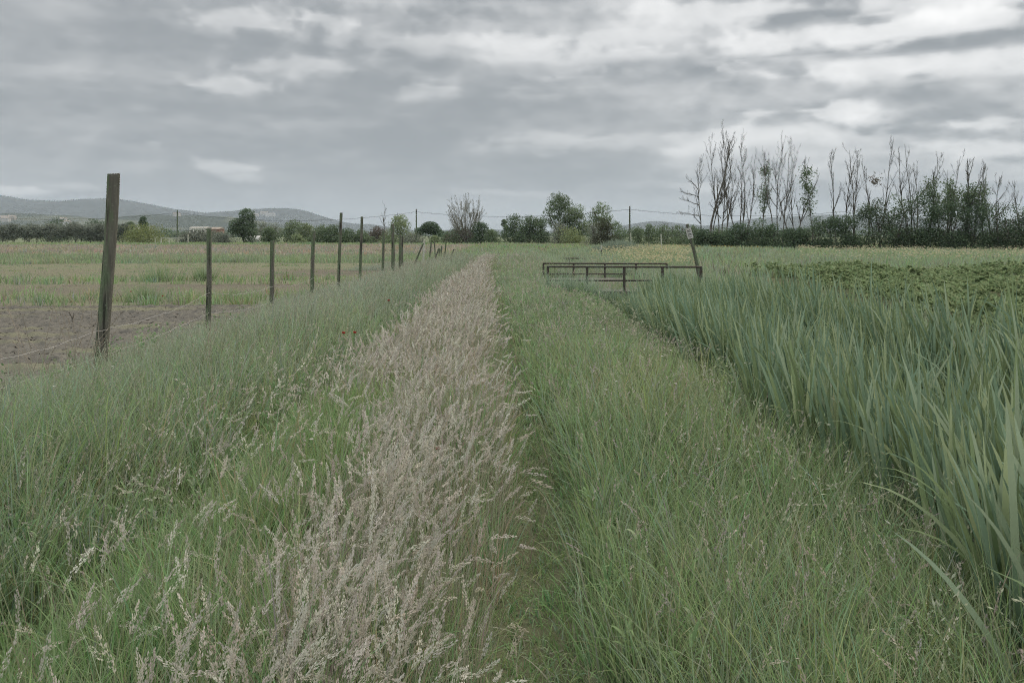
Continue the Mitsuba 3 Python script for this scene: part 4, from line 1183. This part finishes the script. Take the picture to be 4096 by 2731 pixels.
# bare shrub in the middle
k = thing('bare_shrub', 'big leafless many-stemmed shrub spreading above the central hedge', 'shrub')
rg = np.random.default_rng(77)
out = []
for q in range(26):
    a, t = rg.uniform(0, 6.28), rg.uniform(.02, .85)
    grow(rg, np.array([-8.3 + rg.normal(0, .35), 150 + rg.normal(0, .3), -.1]), nrm(np.array([math.cos(a) * t, math.sin(a) * t, 1])), rg.uniform(8.0, 9.6) * (1 - .25 * t), .075, 0, out, tropism=.06, kids=(9, 4, 2), ang=(.25, .55), wob=.09, lenf=(.25, .4))
lim, tws = branches(out, .016)
part(k, 'stems', lim, 'bark', True)
scene['pale_twig'] = tw({'type': 'diffuse', 'reflectance': rgb(.26, .26, .22)})
part(k, 'twigs', tws, 'pale_twig', True, kind='stuff')

k = thing('bare_tree', 'thin bare pale tree far behind the thick reddish post', 'bare tree')
out = []
rg = np.random.default_rng(78)
for dx, h in ((0, 8.0), (.9, 6.0), (-.5, 5.5)):
    grow(rg, np.array([-26.5 + dx, 168, -.1]), np.array([.03 * dx, 0, 1.]), h, .08, 0, out, tropism=.1, kids=(9, 3), ang=(.25, .5), lenf=(.22, .38))
lim, tws = branches(out, .02)
part(k, 'trunk', lim, 'bark', True); part(k, 'branches', tws, 'bark', True)

# row of bare trees on the right
DEAD = [(21.65, 87.6, 12.8, 3.64, .81), (22.97, 87.1, 12.93, 1.53, 1.76), (24.93, 86.5, 11.71, 1.32, 1.99), (26.89, 85.8, 10.13, .89, 1.22), (28.57, 85.2, 12.03, 1.58, 2.14), (29.86, 84.8, 10.45, 1.16, 1.39),
        (31.82, 84.1, 9.27, 1.06, 1.47), (33.78, 83.4, 9.39, 1.0, 1.05), (35.31, 82.8, 9.88, 1.4, 1.54), (37.47, 82.0, 10.11, 1.21, 2.15), (40.62, 80.7, 10.29, 1.81, 2.83), (41.97, 80.2, 8.74, 1.01, 1.18),
        (43.4, 79.6, 8.95, 1.44, 1.39), (44.99, 78.9, 8.63, 1.42, 2.03), (47.01, 78.1, 8.12, 1.58, 2.26), (49.51, 77.0, 7.48, 1.56, 1.6)]
DW = ['widest bare tree with long limbs reaching left, first of the row', 'tall bare tree with several close upright stems, second of the row', 'bare tree with thin upright stems, third of the row', 'slim tree wrapped in green ivy to its top',
      'tall bare tree with two diverging trunks, fifth of the row', 'bare tree with fine upright stems, sixth of the row', 'crooked slim tree with scattered leaves near its top', 'slender single bare tree right of the crooked leafy one',
      'bare tree with two thin trunks right of the slender single one', 'bare tree with two trunks and a dark nest-like clump', 'tall forked bare tree left of the leafy pair', 'thin bare tree touching the left leafy tree',
      'tree leafy to two thirds with bare twigs on top, left of a pair', 'tree leafy to two thirds with bare twigs on top, right of a pair', 'V-shaped bare tree right of the leafy pair', 'bare tree at the right picture edge']
STEMS = [3, 4, 4, 1, 3, 3, 1, 1, 3, 2, 3, 1, 3, 3, 3, 2]
for i, (x, y, h, wl, wr) in enumerate(DEAD):
    h *= 1.0 if i < 7 else 1.10
    k = thing('bare_tree', DW[i], 'bare tree', 'row of bare trees on the right')
    rg = np.random.default_rng(900 + i)
    out = []
    z0 = float(height(x, y)) - .2
    m = STEMS[i]
    for q in range(m):
        u = 0 if m == 1 else -1 + 2 * q / (m - 1)
        tx = (wl if u < 0 else wr) / h * u * .75 + (.10 if i == 6 else 0)
        low = 1.0 + rg.uniform(0, 1.6)
        hh = h * (1.0 if q == m // 2 else rg.uniform(.82, .98))
        b0 = np.array([x + u * .22, y + rg.normal(0, .3), z0])
        grow(rg, b0, nrm(np.array([tx * 1.25, rg.normal(0, .06), 1.0])), hh * .99, (.15 if i in (0, 13) and q == m // 2 else .075), 0, out, tropism=.13, kids=(14, 6, 3), ang=(.22, .58), wob=.085, lenf=(.18, .33))
    if i == 0:      # long limbs to the left
        main = out[0][0]
        for fz, ll, lift in ((.30, 2.2, .7), (.38, 3.4, .42), (.5, 2.4, .6), (.58, 3.0, .6), (.66, 2.2, .8)):
            q = fz * (len(main) - 1)
            grow(rg, main[int(q)] + (main[int(q) + 1] - main[int(q)]) * (q % 1), nrm(np.array([-1, rg.normal(0, .3), lift])), ll, .05, 0, out, tropism=.05, kids=(7, 4, 2), ang=(.3, .7), wob=.17, lenf=(.22, .42))
    if i in (1, 4, 10, 14):
        for _ in range(3):
            s_ = rg.choice([-1, 1])
            grow(rg, np.array([x + .1 * s_, y, rg.uniform(3, 5)]), nrm(np.array([s_ * .7, rg.normal(0, .3), .8])), rg.uniform(2.2, 3.4), .05, 1, out, tropism=.07, kids=(0, 6, 2), ang=(.35, .7))
    lim, tws = branches(out, .008)
    part(k, 'trunk', lim, 'bark', True)
    part(k, 'branches', tws, 'dark_bark', True, kind='stuff')
    if i in (3, 6, 12, 13, 7, 9):
        s = Soup()
        top = {3: .9, 6: .95, 12: .76, 13: .72, 7: .40, 9: .1}[i]
        P = []
        for pts, rad, lev in out:
            if lev <= (1 if i in (3, 7) else 2):
                for _ in range({3: 12, 6: 3, 12: 6, 13: 6, 7: 12, 9: 0}[i]):
                    q = rg.random() * (len(pts) - 1)
                    w = int(q)
                    P.append(pts[w] + (pts[min(w + 1, len(pts) - 1)] - pts[w]) * (q - w))
        if i == 9:
            P = [np.array([x - .1, y, 7.2]) + rg.normal(0, .14, 3) for _ in range(160)]
            top = 1
        P = np.array(P)
        rel = (P[:, 2] - z0) / h
        P = P[(rel < top) & (rel > (.45 if i == 6 else .05))]
        if i in (3, 7): P[:, 0] = x + (P[:, 0] - x) * .62
        P = np.repeat(P, {3: 7, 6: 6, 12: 2, 13: 2, 7: 5, 9: 1}[i], 0)
        P = P + rg.normal(0, .30, P.shape)
        leaves(s, P, nrm(rg.normal(size=P.shape)), .115, tint(len(P), MID + DARK[:1] if i != 9 else REDD, .25))
        part(k, 'foliage', s.mesh(), 'leaf', False, s.col())

UNDER = [(19.9, 84.0, 1.91, 2.0), (21.21, 83.6, 1.5, 1.9), (22.71, 83.2, 1.7, 2.3), (23.98, 82.9, 2.41, 2.3), (25.53, 82.5, 2.67, 2.2), (26.91, 82.1, 2.31, 2.3), (28.43, 81.7, 1.95, 2.3), (29.82, 81.4, 2.03, 2.2), (31.19, 81.0, 2.83, 2.2), (32.59, 80.6, 2.38, 2.2),
         (33.9, 80.3, 2.56, 2.2), (35.35, 79.9, 3.25, 2.4), (36.78, 79.5, 3.59, 2.5), (38.09, 79.1, 3.84, 2.4), (39.3, 78.8, 3.57, 2.3), (40.58, 78.4, 4.08, 2.5), (41.81, 78.1, 3.5, 2.3), (43.1, 77.7, 3.6, 2.3), (44.37, 77.3, 3.0, 2.3), (45.56, 77.0, 3.3, 2.3),
         (46.77, 76.6, 3.2, 2.4), (47.96, 76.3, 3.1, 2.3), (49.08, 75.9, 2.9, 2.2), (50.35, 75.5, 3.3, 2.4)]
for i, (x, y, h, w) in enumerate(UNDER):
    tree('thicket_shrub', f'dark green shrub, {ORD[i]} from the left in the thicket under the bare trees', 'bush', x, y, h * (1.22 if i < 9 else 1.5), w * 1.0, DARK + (MID[:1] if i % 3 else []) + (REDD[1:2] if i in (12, 21, 22) else []),
         'dark shrubs under the bare trees', base=-.05, n=2300, size=.095, k=11, stems=2)

# distant woodland on the plain
s = Soup()
for q in range(230):
    x, y = rng.uniform(-620, 620), rng.uniform(560, 720)
    H, W = rng.uniform(4, 8.5), rng.uniform(9, 20)
    crown(s, (x, y, -.5), [(rng.uniform(-W, W) * .3, 0, H * rng.uniform(.3, .6), W * .35, W * .3, H * .4) for _ in range(4)], 130, 1.1, DARK + MID, seed=q)
k = thing('distant_woodland', 'far line of woods on the plain below the hills', 'woodland', kind='stuff')
add(k, s.mesh(), 'leaf', False, s.col())

# ------------------------------------------------------------------ the air
scene['haze'] = {'type': 'cube', 'to_world': T().translate([0, 0, 155]).scale([9400, 9400, 170]), 'bsdf': {'type': 'null'}, 'interior': {'type': 'ref', 'id': 'air'}}
labels['haze'] = {'kind': 'stuff'}
